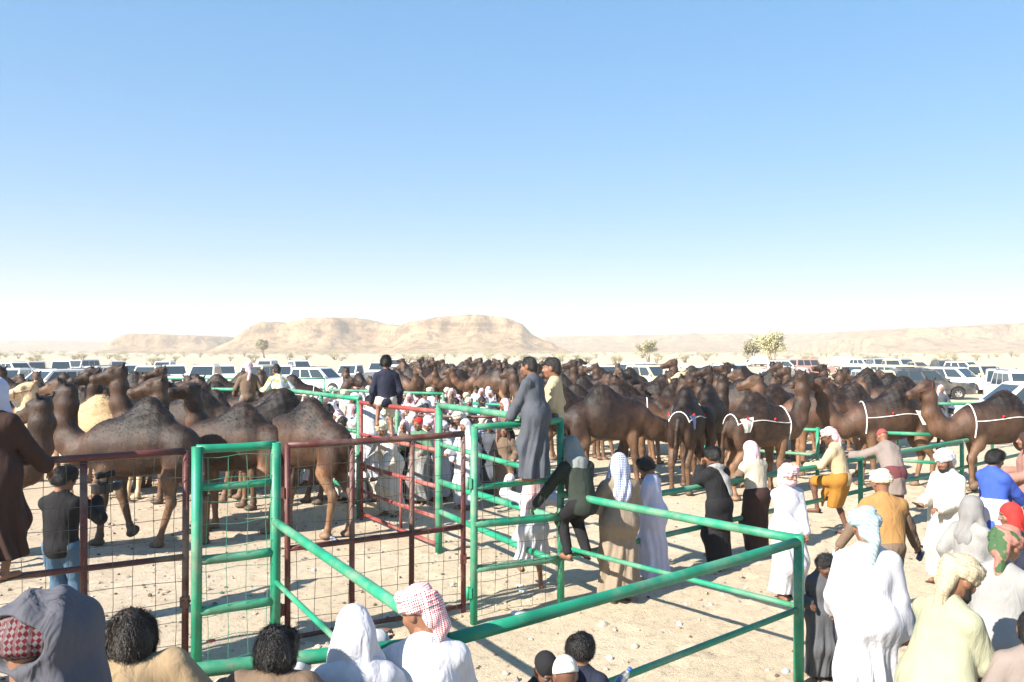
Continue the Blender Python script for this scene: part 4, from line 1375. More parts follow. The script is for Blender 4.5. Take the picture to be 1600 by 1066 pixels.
        S.cut(-(Hm @ np.array((0, .25, 1.0))), -float((Hm @ np.array((0, .25, 1.0))) @ hq((0, 0, .022))))
        garment('cap', S, hatmat, hv, None, .002)
    if hair is not None:
        S = SDF(.02 * hs)
        if hairstyle == 'short':
            hel(S, (0, -.014, .042), (.082, .103, .100), .01)
            hel(S, (0, -.05, -.025), (.072, .062, .07), .03)
        elif hairstyle == 'full':
            hel(S, (0, -.016, .042), (.095, .110, .102), .01)
            hel(S, (0, -.048, -.002), (.086, .066, .060), .03)
            hel(S, (0, .045, .085), (.07, .05, .04), .03)
        hel(S, (0, .135, -.035), (.090, .090, .098), .012, True)
        for sd in (1, -1): hel(S, (.085 * sd, .02, -.03), (.02, .035, .04), .008, True)
        v, q, _ = S.mesh(.008 * hs * max(res, 1))
        n_ = normals(v, q)
        loc = (v - hc) @ Hm / hs
        am = .004 if hairstyle == 'short' else .006
        v = v + n_ * (am * hs * sn(loc * np.array((1, 1, .35)), 70, seed) + (.010 if hairstyle == 'full' else .004) * hs * sn(loc, 24, seed + 1))[:, None]
        # strands lying down from the crown, a few standing off
        tv = []
        npk = int((3200 if hairstyle == 'full' else 1600) / max(res, 1) ** 3)
        for i in rr.randint(0, len(v), npk):
            p = v[i]; nn = n_[i]
            fl_ = Hm @ np.array((loc[i, 0] * 4 + rr.normal() * .25, -.35 + loc[i, 1] * 5 + rr.normal() * .25, -.75 + rr.normal() * .2))
            d = fl_ - nn * (fl_ @ nn); d = unit(unit(d) + nn * rr.uniform(.06, .5) + rr.normal(size=3) * .12)
            L = rr.uniform(.015, .034 if hairstyle == 'short' else .05) * hs
            w_ = unit(np.cross(d, nn)) * .0022 * hs
            tv += [p - w_, p + w_, p + d * L]
        nv = len(v)
        tri = np.arange(len(tv)).reshape(-1, 3) + nv
        V2 = np.concatenate([v, np.array(tv)])
        F2 = np.concatenate([q, np.stack([tri[:, 0], tri[:, 1], tri[:, 2], tri[:, 2]], 1)]) if False else q
        hm_ = bpy.data.meshes.new('hair')
        hm_.from_pydata([tuple(a) for a in V2], [], [tuple(a) for a in q.tolist()] + [tuple(a) for a in tri.tolist()])
        hm_.polygons.foreach_set('use_smooth', [True] * len(hm_.polygons)); hm_.update(); hm_.materials.append(hair)
        obj('hair', hm_, root)
    if scarf is not None:        # scarf round the neck
        S = SDF(.03 * s)
        ring = [neck + T @ np.array((.095 * math.cos(a), .085 * math.sin(a), -.01 + .012 * math.sin(2 * a))) * s for a in np.linspace(0, 2 * math.pi, 11)]
        S.path(ring, [.034 * s] * 11)
        S.path([neck + T @ np.array((.08, .06, -.01)) * s, neck + T @ np.array((.10, .12, -.22)) * s, neck + T @ np.array((.12, .13, -.4)) * s], [.034 * s, .04 * s, .04 * s], None, .03, (tuple(T @ np.array((0, 1, 0))), .5))
        S.path([neck + T @ np.array((-.06, -.08, 0)) * s, neck + T @ np.array((.04, -.15, -.2)) * s, neck + T @ np.array((.07, -.17, -.40)) * s], [.034 * s, .045 * s, .045 * s], None, .03, (tuple(T @ np.array((0, 1, 0))), .4))
        garment('neck_scarf', S, scarf, .011 * s * res, None, .005)
    if shawl is not None:        # wool shawl thrown over one side of the head
        S = SDF(.03 * s)
        hel(S, (.015, -.005, .055), (.142, .152, .125), .02)
        S.path([hq((.06, -.02, .06)), hq((.10, -.03, -.10)), hq((.125, -.05, -.26)), hq((.14, -.06, -.45))], [.10 * hs, .10 * hs, .11 * hs, .12 * hs], None, .03, (tuple(unit(Hm @ np.array((.7, -.7, 0)))), .6))
        hel(S, (-.115, -.150, .035), (.165, .135, .088), .012, True)
        hel(S, (-.02, .17, -.02), (.10, .13, .10), .01, True)
        for dz, rr2, rad in ((.015, .125, .052), (-.055, .15, .055), (-.13, .175, .06)):
            ring = [neck + T @ np.array((rr2 * math.cos(a), rr2 * .85 * math.sin(a), dz + .02 * math.sin(a + dz * 40))) * s for a in np.linspace(0, 2 * math.pi, 13)]
            S.path(ring, [rad * s] * 13, None, .012)
        def dsp(v, n_): return n_ * (.006 * np.sin(v[:, 0] * 60 + v[:, 1] * 30 + v[:, 2] * 12 + 2.5 * sn(v, 7, seed)))[:, None]
        garment('shawl', S, shawl, .0075, dsp, .004)
    root['_wr'] = [float(a) for a in np.concatenate([wr[1] + hd[1] * .08 * s, wr[-1] + hd[-1] * .08 * s])]
    return root

def hand_world(root, sd=1, off=(0, 0, 0)):
    w = root['_wr']; v = Vector(w[0:3] if sd == 1 else w[3:6]) + Vector(off)
    return Matrix.Translation(root.location) @ Matrix.Rotation(root.rotation_euler.z, 4, 'Z') @ v
# ------------------------------------------------------------------ vehicles
def car_paint(name, col, dust=.42):
    m, n, l, b = new_mat(name)
    tc = n.new('ShaderNodeTexCoord')
    sx = n.new('ShaderNodeSeparateXYZ'); l.new(tc.outputs['Object'], sx.inputs[0])
    no = nd(n, 'ShaderNodeTexNoise', Scale=2.5, Detail=6.0)
    l.new(tc.outputs['Object'], no.inputs['Vector'])
    r = ramp(n, [(.35, 0), (.8, dust)]); l.new(no.outputs['Fac'], r.inputs[0])
    c = mixc(n, l, r.outputs[0], col, (.42, .34, .24))
    l.new(c, b.inputs['Base Color'])
    b.inputs['Roughness'].default_value = .32
    b.inputs['Coat Weight'].default_value = .4
    b.inputs['Coat Roughness'].default_value = .15
    return m
P_WHITE = car_paint('white_car_paint', (.74, .74, .73)); P_CREAM = car_paint('cream_car_paint', (.62, .54, .36)); P_DARK = car_paint('dark_car_paint', (.03, .036, .045))
P_SILVER = car_paint('silver_car_paint', (.34, .35, .37)); P_RED = car_paint('red_car_paint', (.50, .24, .21), .5); P_TAN = car_paint('tan_car_paint', (.40, .31, .2))
M_GLASS = simple_mat('tinted_car_glass', (.03, .045, .055), .08, var=.1, spec=.8)
M_TYRE = simple_mat('tyre_rubber', (.02, .02, .02), .85)
M_RIM = simple_mat('wheel_rim', (.55, .55, .55), .35, .6)
M_TRIM = simple_mat('black_trim', (.02, .02, .022), .6)
M_LAMP = simple_mat('headlamp_glass', (.75, .76, .74), .12)
M_TAIL = simple_mat('tail_lamp', (.35, .01, .01), .2)
M_CHROME = simple_mat('chrome', (.6, .6, .6), .2, .9)

def wheel_parts():
    t = MB(); n = 20
    prof = [(.20, -.11), (.34, -.12), (.375, -.09), (.385, 0), (.375, .09), (.34, .12), (.20, .11)]
    for i in range(n):
        a0, a1 = 2 * math.pi * i / n, 2 * math.pi * (i + 1) / n
        for j in range(len(prof) - 1):
            q = []
            for a, (r, y) in ((a0, prof[j]), (a1, prof[j]), (a1, prof[j + 1]), (a0, prof[j + 1])):
                q.append((r * math.cos(a), y, r * math.sin(a)))
            t.add(q, [(0, 1, 2, 3)], True)
    tyre = t.mesh('tyre', M_TYRE)
    r_ = MB()
    for s in (1, -1):
        for i in range(n):
            a0, a1 = 2 * math.pi * i / n, 2 * math.pi * (i + 1) / n
            r_.add([(.225 * math.cos(a0), .10 * s, .225 * math.sin(a0)), (.225 * math.cos(a1), .10 * s, .225 * math.sin(a1)), (.19 * math.cos(a1), .07 * s, .19 * math.sin(a1)), (.19 * math.cos(a0), .07 * s, .19 * math.sin(a0))], [(0, 1, 2, 3) if s < 0 else (3, 2, 1, 0)], True)
        for k in range(6):
            a = 2 * math.pi * k / 6
            c = Vector((.10 * math.cos(a), .085 * s, .10 * math.sin(a)))
            r_.box(c, (.20, .03, .045), Matrix.Rotation(-a, 3, 'Y'))
        r_.tube([(0, .07 * s, 0), (0, .115 * s, 0)], .05, 12)
    return tyre, r_.mesh('rim', M_RIM)
W_TYRE, W_RIM = wheel_parts()

def car_proto(kind):
    root = empty('parked_car')
    suv = kind == 'suv'; boxy = kind in ('boxy', 'pickup'); sed = kind == 'sedan'
    Lf, Lr = (2.42, -2.46) if not sed else (2.35, -2.35)
    bel = 1.12 if suv else (1.14 if boxy else .92)
    hood = (1.02, 1.06) if not sed else (.78, .88)
    ar = .47 if not sed else .40; wz = .385 if not sed else .33; wx = 1.42
    prof = [(Lr + .08, .42), (Lr, .62), (Lr + .02, bel - .06), (Lr + .10, bel)]
    ws = .98 if suv else (.80 if boxy else .72)
    prof += [(ws, bel), (ws + .25, hood[1] if not boxy else 1.13), (Lf - .25, hood[0] if not boxy else 1.08), (Lf - .03, hood[0] - .12 if not boxy else .98), (Lf, .55), (Lf - .06, .36)]
    def arch(cx):
        return [(cx + ar * math.cos(a), max(wz + ar * math.sin(a), .33)) for a in np.linspace(-.1, math.pi + .1, 11)]
    prof += arch(wx) + arch(-wx)
    W = .95 if not sed else .88
    def shr(p, k): return (p[0] * (1 - .018 * k), (p[1] - .7) * (1 - .07 * k) + .7)
    layers = [(-W, 1), (-W + .07, 0), (W - .07, 0), (W, 1)]
    mb = MB(); n = len(prof); vs = []
    for y, k in layers: vs += [(shr(p, k)[0], y, shr(p, k)[1]) for p in prof]
    fs = [tuple(range(n)), tuple(3 * n + i for i in range(n))[::-1]]
    for la in range(3):
        for i in range(n):
            j = (i + 1) % n
            fs.append((la * n + i, (la + 1) * n + i, (la + 1) * n + j, la * n + j))
    mb.add(vs, fs)
    if suv: x0, x1, t0, t1, top = Lr + .12, ws + .02, Lr + .38, .18, 1.84
    elif kind == 'boxy': x0, x1, t0, t1, top = Lr + .12, ws, Lr + .22, .38, 1.90
    elif kind == 'pickup': x0, x1, t0, t1, top = -.62, ws, -.50, .36, 1.86
    else: x0, x1, t0, t1, top = -1.75, ws, -1.05, -.1, 1.42
    yb, yt = W - .05, W - (.17 if not sed else .25)
    base = [(x0, -yb, bel), (x1, -yb, bel), (x1, yb, bel), (x0, yb, bel)]
    roof = [(t0, -yt, top), (t1, -yt, top), (t1, yt, top), (t0, yt, top)]
    cap = [(t0 + .08, -yt + .1, top + .05), (t1 - .12, -yt + .1, top + .05), (t1 - .12, yt - .1, top + .05), (t0 + .08, yt - .1, top + .05)]
    mb.add(base + roof + cap, [(0, 1, 5, 4), (1, 2, 6, 5), (2, 3, 7, 6), (3, 0, 4, 7), (4, 5, 9, 8), (5, 6, 10, 9), (6, 7, 11, 10), (7, 4, 8, 11), (8, 9, 10, 11)])
    if kind == 'pickup':
        for y in (-1, 1): mb.box((-1.55, y * .90, 1.20), (1.75, .07, .16))
        mb.box((Lr + .14, 0, 1.20), (.07, 1.74, .16))
    body = mb.build('body', P_WHITE, root)
    def pane(q, u0, u1, v0, v1, name, off=.006):
        a, b_, c, d = [Vector(p) for p in q]
        def bl(u, v): return (a * (1 - u) + b_ * u) * (1 - v) + (d * (1 - u) + c * u) * v
        p = [bl(u0, v0), bl(u1, v0), bl(u1, v1), bl(u0, v1)]
        nrm = (p[1] - p[0]).cross(p[3] - p[0]).normalized() * off
        m_ = MB(); m_.add([v + nrm for v in p] + [v - nrm for v in p], [(0, 1, 2, 3), (7, 6, 5, 4), (0, 4, 5, 1), (1, 5, 6, 2), (2, 6, 7, 3), (3, 7, 4, 0)])
        m_.build(name, M_GLASS, root)
    S1 = (base[0], base[1], roof[1], roof[0]); S2 = (base[2], base[3], roof[3], roof[2])
    cuts = [(.04, .28), (.31, .57), (.60, .93)] if kind in ('suv', 'boxy') else ([(.08, .90)] if kind == 'pickup' else [(.10, .48), (.52, .90)])
    for u0, u1 in cuts:
        pane(S1, u0, u1, .08, .88, 'side_window'); pane(S2, 1 - u1, 1 - u0, .08, .88, 'side_window')
    pane((base[1], base[2], roof[2], roof[1]), .06, .94, .08, .92, 'windscreen')
    pane((base[3], base[0], roof[0], roof[3]), .08, .92, .12, .88, 'rear_window')
    fz = .80 if not sed else .66
    g = MB(); g.box((Lf - .01, 0, fz), (.05, .95, .20 if not sed else .12)); 
    for k in range(4): g.box((Lf + .02, 0, fz - .07 + .045 * k), (.02, .9, .015))
    g.build('grille', M_TRIM, root)
    b_ = MB(); b_.box((Lf + .03, 0, .50), (.14, 1.8, .18)); b_.build('front_bumper', M_TRIM if boxy else P_SILVER, root)
    b_ = MB(); b_.box((Lr - .03, 0, .52), (.12, 1.75, .17)); b_.build('rear_bumper', M_TRIM if boxy else P_SILVER, root)
    for s in (1, -1):
        m_ = MB()
        m_.box((Lf - .03, s * .68, fz + .01), (.07, .32, .17)); m_.build('headlight', M_LAMP, root)
        m_ = MB(); m_.box((Lr + .01, s * (W - .13), .95 if not sed else .75), (.06, .16, .32)); m_.build('tail_light', M_TAIL, root)
        m_ = MB(); m_.box((x1 - .18, s * (W + .09), bel + .12), (.10, .17, .15)); m_.box((x1 - .18, s * (W - .01), bel + .05), (.05, .1, .04)); m_.build('wing_mirror', P_WHITE, root)
        m_ = MB()
        for cx in ((-.1, .75) if suv or kind == 'boxy' else ((.2,) if kind == 'pickup' else (-.1, .55))): m_.box((cx - .55, s * (W + .008), bel - .14), (.2, .02, .03))
        m_.build('door_handle', M_TRIM, root)
    if suv:
        m_ = MB()
        for s in (1, -1): m_.tube([(t0 + .1, s * (yt - .06), top + .09), (t1 - .3, s * (yt - .06), top + .09)], .018, 6)
        m_.build('roof_rail', M_TRIM, root)
    for x in (wx, -wx):
        for s in (1, -1):
            w = empty('wheel'); w.parent = root; w.location = (x, s * (W - .11), wz); k = wz / .385; w.scale = (k, 1, k)
            obj('tyre', W_TYRE, w); obj('rim', W_RIM, w)
    return root
PROTO = {k: car_proto(k) for k in ('suv', 'boxy', 'pickup', 'sedan')}
USED = set()
KIND = {'suv': 'off-roader', 'boxy': 'boxy old off-roader', 'pickup': 'pickup truck', 'sedan': 'saloon car'}
PAINT = {'white': P_WHITE, 'cream': P_CREAM, 'dark': P_DARK, 'silver': P_SILVER, 'red': P_RED, 'tan': P_TAN}
def car(kind, px, D, yaw, colour, label, group='cars parked behind the camels'):
    if kind in USED: o = copy_tree(PROTO[kind])
    else: o = PROTO[kind]; USED.add(kind)
    x = gx(px, D)
    o.location = (x, D, float(ground_z(np.array([x]), np.array([float(D)]))[0]) - .01)
    o.rotation_euler = (0, 0, R(yaw)); s = rnd.uniform(.97, 1.05); o.scale = (s, s, s)
    for ch in o.children:
        if ch.name.startswith('body') or ch.name.startswith('wing_mirror'): recolour(ch, PAINT[colour])
    tag(o, label, 'car' if kind != 'pickup' else 'pickup truck', group)
    return o
ORD = ['first', 'second', 'third', 'fourth', 'fifth', 'sixth', 'seventh', 'eighth', 'ninth', 'tenth', 'eleventh', 'twelfth', 'thirteenth', 'fourteenth', 'fifteenth', 'sixteenth', 'seventeenth', 'eighteenth']
def car_row(rows, where):
    cnt = {}
    for kind, px, D, yaw, colour in sorted(rows, key=lambda r_: r_[1]):
        key = (kind, colour); cnt[key] = cnt.get(key, 0) + 1
        tot = sum(1 for r_ in rows if (r_[0], r_[4]) == key)
        if tot == 1: lab = 'only %s %s in the row %s' % (colour, KIND[kind], where)
        else: lab = '%s %s %s from left in the row %s' % (ORD[cnt[key] - 1], colour, KIND[kind], where)
        car(kind, px, D, yaw, colour, lab)
car_row([('suv', 12, 52, -75, 'white'), ('suv', 72, 47, -112, 'white'), ('suv', 140, 56, -140, 'white'), ('suv', 212, 66, -70, 'white'), ('pickup', 232, 60, -95, 'cream'),
         ('pickup', 272, 62, -60, 'white'), ('suv', 318, 60, -80, 'white'), ('suv', 352, 66, -70, 'white'), ('boxy', 398, 57, -100, 'cream'),
         ('suv', 440, 62, -80, 'white'), ('suv', 505, 56, -20, 'white'), ('pickup', 548, 64, -110, 'white'), ('suv', 592, 76, -90, 'white')], 'behind the left camels')
car_row([('suv', 28, 78, -30, 'white'), ('boxy', 58, 84, -60, 'silver'), ('suv', 95, 82, -60, 'white'), ('boxy', 122, 88, -100, 'silver'), ('sedan', 158, 80, -70, 'white'), ('suv', 185, 92, -60, 'silver'), ('suv', 255, 88, -80, 'white'), ('boxy', 415, 95, -90, 'white'), ('suv', 470, 88, -60, 'white'), ('suv', 620, 105, -90, 'white')], 'farther back on the left')
car_row([('suv', 905, 66, -90, 'white'), ('suv', 945, 60, -80, 'white'), ('boxy', 985, 64, -140, 'white'), ('suv', 1022, 58, -60, 'cream'), ('suv', 1056, 50, -100, 'cream'), ('boxy', 1095, 58, -80, 'white'),
         ('suv', 1128, 62, -110, 'white'), ('pickup', 1150, 64, -60, 'white'), ('suv', 1212, 46, -115, 'white'), ('boxy', 1330, 60, -110, 'cream'), ('boxy', 1372, 46, -95, 'cream'), ('boxy', 1408, 56, -80, 'cream'),
         ('suv', 1450, 50, -8, 'dark'), ('suv', 1498, 57, -55, 'white'), ('pickup', 1536, 58, -70, 'cream'), ('suv', 1566, 47, -120, 'silver'), ('suv', 1602, 41, -105, 'white')], 'behind the right camels')
car_row([('suv', 1232, 96, -30, 'silver'), ('boxy', 1268, 96, 10, 'red'), ('suv', 1352, 112, -70, 'white'), ('suv', 1374, 104, -95, 'silver'), ('pickup', 1392, 96, -95, 'cream'), ('suv', 1396, 124, -90, 'white'), ('suv', 1414, 106, -88, 'silver'), ('sedan', 1436, 104, -80, 'tan'), ('suv', 1476, 92, -100, 'dark'), ('suv', 1512, 88, -60, 'white'), ('sedan', 1548, 90, -80, 'white')], 'farther back on the right')
car('suv', 1590, 29.5, 172, 'white', 'white off-road car mostly hidden behind the rightmost harnessed camel')

def box_truck(px, D, yaw, label):
    root = empty('box_truck', (gx(px, D), D, 0), R(yaw), .62)
    MB().box((-.9, 0, 2.0), (4.2, 2.2, 2.3)).build('cargo_box', P_WHITE, root)
    c = MB(); c.add([(1.35, -1, .5), (2.9, -1, .5), (2.9, -1, 1.35), (2.5, -1, 2.25), (1.35, -1, 2.25), (1.35, 1, .5), (2.9, 1, .5), (2.9, 1, 1.35), (2.5, 1, 2.25), (1.35, 1, 2.25)],
                    [(0, 1, 2, 3, 4), (9, 8, 7, 6, 5), (1, 6, 7, 2), (2, 7, 8, 3), (3, 8, 9, 4), (0, 4, 9, 5), (0, 5, 6, 1)])
    c.build('cab', P_WHITE, root)
    w = MB(); w.add([(2.885, -.85, 1.42), (2.885, .85, 1.42), (2.555, .85, 2.15), (2.555, -.85, 2.15)], [(0, 1, 2, 3)]); 
    for v in range(4): w.v[v] = (w.v[v][0] + .012, w.v[v][1], w.v[v][2])
    w.build('windscreen', M_GLASS, root)
    MB().box((-.2, 0, .62), (5.8, .9, .22)).build('chassis', M_TRIM, root)
    for x in (1.9, -2.0):
        for s in (1, -1):
            wl_ = empty('wheel'); wl_.parent = root; wl_.location = (x, s * .92, .44); wl_.scale = (1.15, 1.2, 1.15)
            obj('tyre', W_TYRE, wl_); obj('rim', W_RIM, wl_)
    tag(root, label, 'truck', 'trucks by the trees')
box_truck(1182, 150, 185, 'white box truck standing left of the big tree')
box_truck(1310, 135, 160, 'white box truck right of the red car')

# ------------------------------------------------------------------ desert shrubs and trees
M_LEAF = [simple_mat('dry_leaf_a', (.52, .49, .29), .8, var=.4, scale=1.5, rand=.25), simple_mat('dry_leaf_b', (.44, .40, .26), .8, var=.4, scale=1.5, rand=.25)]
M_TWIG = simple_mat('twig', (.19, .145, .10), .9)
def shrub_mesh(seed, N, tree=False):
    rr = np.random.RandomState(seed)
    tw = MB(); tips = []
    nst = 9 if not tree else 3
    for i in range(nst):
        a = rr.uniform(0, 6.28); sp = rr.uniform(.15, .55) if not tree else rr.uniform(.05, .25)
        p0 = Vector((rr.normal() * .05, rr.normal() * .05, -.03)); p1 = Vector((math.cos(a) * sp * .5, math.sin(a) * sp * .5, .35)); p2 = Vector((math.cos(a) * sp, math.sin(a) * sp, rr.uniform(.55, .85)))
        tw.tube([p0, p1, p2], [.022 if not tree else .035, .014, .005], 5, False)
        for k in range(5 if not tree else 11):
            t = rr.uniform(.25, 1) if not tree else rr.uniform(.45, 1)
            q = p1.lerp(p2, t); b = rr.uniform(0, 6.28); l_ = rr.uniform(.12, .34)
            e = q + Vector((math.cos(b) * l_, math.sin(b) * l_, rr.uniform(-.02, .24)))
            tw.tube([q, q.lerp(e, .5) + Vector((0, 0, .03)), e], [.008, .005, .002], 4, False)
            tips += [e, q.lerp(e, .6)]
    V = []
    tips = np.array([tuple(t) for t in tips])
    c = tips[rr.randint(0, len(tips), N)] + rr.normal(size=(N, 3)) * .055
    c[:, 2] = np.maximum(c[:, 2], .02)
    for p in c:
        u = unit(rr.normal(size=3)) * rr.uniform(.010, .026); w = unit(np.cross(u, rr.normal(size=3))) * rr.uniform(.007, .016)
        V += [p - u - w, p + u - w, p + u + w, p - u + w]
    lf = fast_mesh('leaves', np.array(V), np.arange(4 * N).reshape(-1, 4), False)
    return tw.mesh('stems', M_TWIG), lf
SHR = []
for i in range(4):
    a, b = shrub_mesh(50 + i, 900); b.materials.append(M_LEAF[i % 2]); SHR.append((a, b))
TRE = []
for i in range(2):
    a, b = shrub_mesh(80 + i, 6000, True); b.materials.append(M_LEAF[i]); TRE.append((a, b))
def plant(x, y, w, h_, label, cat, group, src, name):
    root = empty(name, (x, y, 0), rnd.uniform(0, 6.28)); root.scale = (w, w, h_)
    obj('stem', src[0], root); obj('crown', src[1], root)
    tag(root, label, cat, group)
plant(gx(1206, 140), 140, 5.6, 6.2, 'tall pale green tree, the biggest on the plain, right of the white truck', 'tree', None, TRE[0], 'desert_tree')
plant(gx(1178, 152), 152, 5.0, 5.8, 'darker leafless-looking tree just left of the biggest tree', 'tree', None, TRE[1], 'desert_tree')
plant(gx(412, 330), 330, 7.5, 8.0, 'lone round tree in front of the big table hill', 'tree', None, TRE[1], 'desert_tree')
plant(gx(1012, 210), 210, 5.5, 5.6, 'low spreading tree on the plain above the middle of the herd', 'tree', None, TRE[0], 'desert_tree')
rr_ = np.random.RandomState(4)
for i in range(120):
    D = rr_.uniform(190, 470) if i > 25 else rr_.uniform(150, 220)
    px = rr_.uniform(-20, 1620)
    w = rr_.uniform(1.6, 4.4); h_ = rr_.uniform(1.2, 2.7)
    if 330 < px < 640 and rr_.uniform() < .35: continue
    plant(gx(px, D), D, w, h_, 'dry pale green desert shrub on the plain below the hills', 'shrub', 'desert shrubs on the plain', SHR[i % 4], 'desert_shrub')
# the thicket beyond reads as one mass
N = 700
xs_ = rr_.uniform(-420, 520, N); ys_ = rr_.uniform(260, 640, N)
Vs, Fs, off = [], [], 0
for i in range(N):
    b = SHR[i % 4][1]
    if i < 4:
        co = np.zeros(len(b.vertices) * 3); b.vertices.foreach_get('co', co); SHR[i] = SHR[i] + (co.reshape(-1, 3)[:1600],)
    v = SHR[i % 4][2] * np.array((rr_.uniform(2, 5), rr_.uniform(2, 5), rr_.uniform(1.5, 3.6))) * 1.0
    Vs.append(v + np.array((xs_[i], ys_[i], 0)))
Vs = np.concatenate(Vs)
o = obj('desert_scrub', fast_mesh('desert_scrub', Vs, np.arange(len(Vs)).reshape(-1, 4), False), None, M_LEAF[1])
tag(o, 'distant dry scrub thicket covering the foot of the hills', 'scrub', kind='stuff')
# ------------------------------------------------------------------ the camels where they stand
def cpx(key, px, D, yaw, label, **k): return camel(key, gx(px, D), D, yaw, label, **k)
LP = 'camels in the left pen'
cpx('walk', 222, 12.4, 170, 'dark brown camel walking left with one front foot raised, behind the left brown gate', sc_=1.05, halter=False)
cpx('curl', -108, 10.8, 2, 'dark camel at the left edge facing right behind the man in the dark robe', sc_=1.02)
cpx('pale', 146, 16.0, 183, 'pale cream camel with a yellow muzzle cover, the only light one on the left', sc_=1.0, halter=True, muzzle=True)
cpx('high', 300, 15.9, 186, 'dark camel holding its head highest in the left pen', sc_=1.06)
cpx('high', 368, 13.3, 177, 'dark brown camel seen through the green ladder-like frame, head high, facing left', sc_=1.0)
cpx('low', 478, 13.2, 148, 'dark camel with its rump towards the middle brown gate', sc_=1.04)
cpx('rest', 432, 15.4, 205, 'black camel whose hump shows between the two middle camels of the left pen', sc_=1.03)
cpx('left', 420, 17.6, 170, 'dark camel with turned head below the man in the pink headscarf', sc_=1.0)
cpx('up', 190, 17.8, 174, 'brown camel standing just behind the walking camel', sc_=1.02)
cpx('fwd', 262, 20.5, 176, 'reddish brown camel with a low hump under the far left green rails', sc_=.97)
ORD2 = ['first', 'second', 'third', 'fourth', 'fifth', 'sixth', 'seventh', 'eighth', 'ninth', 'tenth', 'eleventh', 'twelfth', 'thirteenth', 'fourteenth', 'fifteenth', 'sixteenth', 'seventeenth', 'eighteenth']
for i, (key, px, D, yaw) in enumerate(sorted((('up', 120, 20.5, 168), ('high', 255, 17.4, 200), ('rest', 330, 16.8, 150), ('up', 395, 19.2, 165), ('low', 290, 18.6, 140), ('high', 80, 18.2, 170), ('rest', 66, 23, 8), ('fwd', 40, 19.5, 185), ('right', 236, 25, 12), ('high', 330, 22.5, 192), ('left', 345, 27, 10), ('rest', 150, 26, 20), ('up', 300, 30, 170), ('low', 385, 31, 5), ('right', 12, 27, 5), ('up', 205, 31, 185), ('fwd', 95, 32, 175)), key=lambda c_: c_[1])):
    cpx(key, px, D, yaw, '%s dark camel from the left in the crowded back rows of the left pen' % ORD2[i], group=LP, sc_=rnd.uniform(.95, 1.05))
cpx('fwd', 462, 27, 6, 'brown camel with a white rope harness walking right behind the printed white shirt', har='rope', sc_=1.0)
cpx('up', 560, 31, 120, 'light brown camel seen from behind, left of the boy in black', sc_=1.0)
# right side, near row
cpx('low', 950, 17.3, 14, 'reddish brown camel with a big shaggy hump behind the man in the dark green jacket', sc_=1.06)
cpx('up', 882, 19.2, 28, 'dark camel half hidden behind the boys on the small gate', sc_=1.02)
cpx('up', 968, 18.9, -6, 'dark camel with a tan throat raising its neck behind the man in the blue headscarf', sc_=1.03, har='rope')
cpx('rest', 1074, 17.2, 66, 'black camel with a blue striped rump cloth, seen from behind', sc_=1.02, har='rope', cloth=M_CLOTHB)
cpx('up', 1108, 18.4, 64, 'brown camel without harness, seen from behind between two harnessed ones', sc_=1.04)
cpx('high', 1186, 16.5, 30, 'dark camel with a cream rump cloth and white rope above the pink headscarf', sc_=1.0, har='rope', cloth=M_CLOTHW)
cpx('up', 1286, 19.3, 168, 'plain dark camel facing left behind the man in the yellow wrap', sc_=1.04)
cpx('rest', 1392, 17.7, 178, 'brown harnessed camel facing left above the man in the red cap', sc_=1.03, har='rope', cloth=M_CLOTHW, halter=True)
cpx('lifted', 1560, 16.9, 180, 'brown harnessed camel lifting a front leg at the right edge', sc_=1.02, har='rope', cloth=M_CLOTHW, halter=True)
cpx('pale', 1130, 24, 176, 'whitish camel, the only pale one in the right herd', sc_=1.0)
RG = 'dark camels packed in the herd on the right'
HERD = (('left', 905, 22, 15), ('high', 935, 24, 170), ('rest', 985, 22, 30), ('right', 1022, 23, 175), ('up', 1060, 21.5, 35), ('fwd', 1090, 22.5, 185), ('low', 1150, 21, 160), ('high', 1178, 23, 178), ('right', 1215, 21.5, 20), ('up', 1240, 24, 172),
                        ('rest', 1330, 21.5, 176), ('left', 1310, 24, 10), ('fwd', 1352, 25.5, 178), ('high', 1290, 27, 184), ('up', 1255, 28, 15), ('low', 1405, 24, 180), ('rest', 1200, 29, 170), ('fwd', 1145, 27, 10), ('high', 1110, 30, 182), ('left', 1065, 28, 20), ('up', 1030, 30, 170),
                        ('right', 990, 29, 12), ('high', 950, 31, 178), ('rest', 915, 28, 25), ('fwd', 885, 33, 170), ('up', 870, 26, 165), ('high', 900, 39, 180), ('left', 940, 40, 10), ('up', 980, 38, 175), ('rest', 1085, 36, 20), ('fwd', 1130, 35, 172), ('up', 1165, 37, 15), ('high', 1265, 34, 178), ('right', 1320, 33, 10), ('rest', 1350, 32, 175), ('up', 1385, 30, 180))
for rown, lo, hi in (('second row', 0, 24.6), ('middle rows', 24.6, 30.5), ('farthest rows', 30.5, 99)):
    for i, (key, px, D, yaw) in enumerate(sorted([c_ for c_ in HERD if lo <= c_[2] < hi], key=lambda c_: c_[1])):
        cpx(key, px, D + rnd.uniform(-.5, .5), yaw + rnd.uniform(-12, 12), '%s dark camel from the left in the %s of the right herd' % (ORD2[i], rown), group=RG, sc_=rnd.uniform(.95, 1.06))
MG = 'small dark camels of the far herd in the middle'
rr_ = np.random.RandomState(21)
keys = ['up', 'high', 'rest', 'fwd', 'left', 'right', 'low']
for i in range(46):
    px = 628 + (i % 23) * 11.2 + rr_.uniform(-5, 5)
    D = rr_.uniform(36, 46) if i < 23 else rr_.uniform(50, 66)
    o = cpx(keys[rr_.randint(7)], px, D, rr_.choice([0, 180]) + rr_.uniform(-50, 50), 'small dark camel in the far herd behind the middle crowd', group=MG, sc_=rr_.uniform(.95, 1.06), har='rope' if i in (4, 9, 14, 19) else None, hair=False)
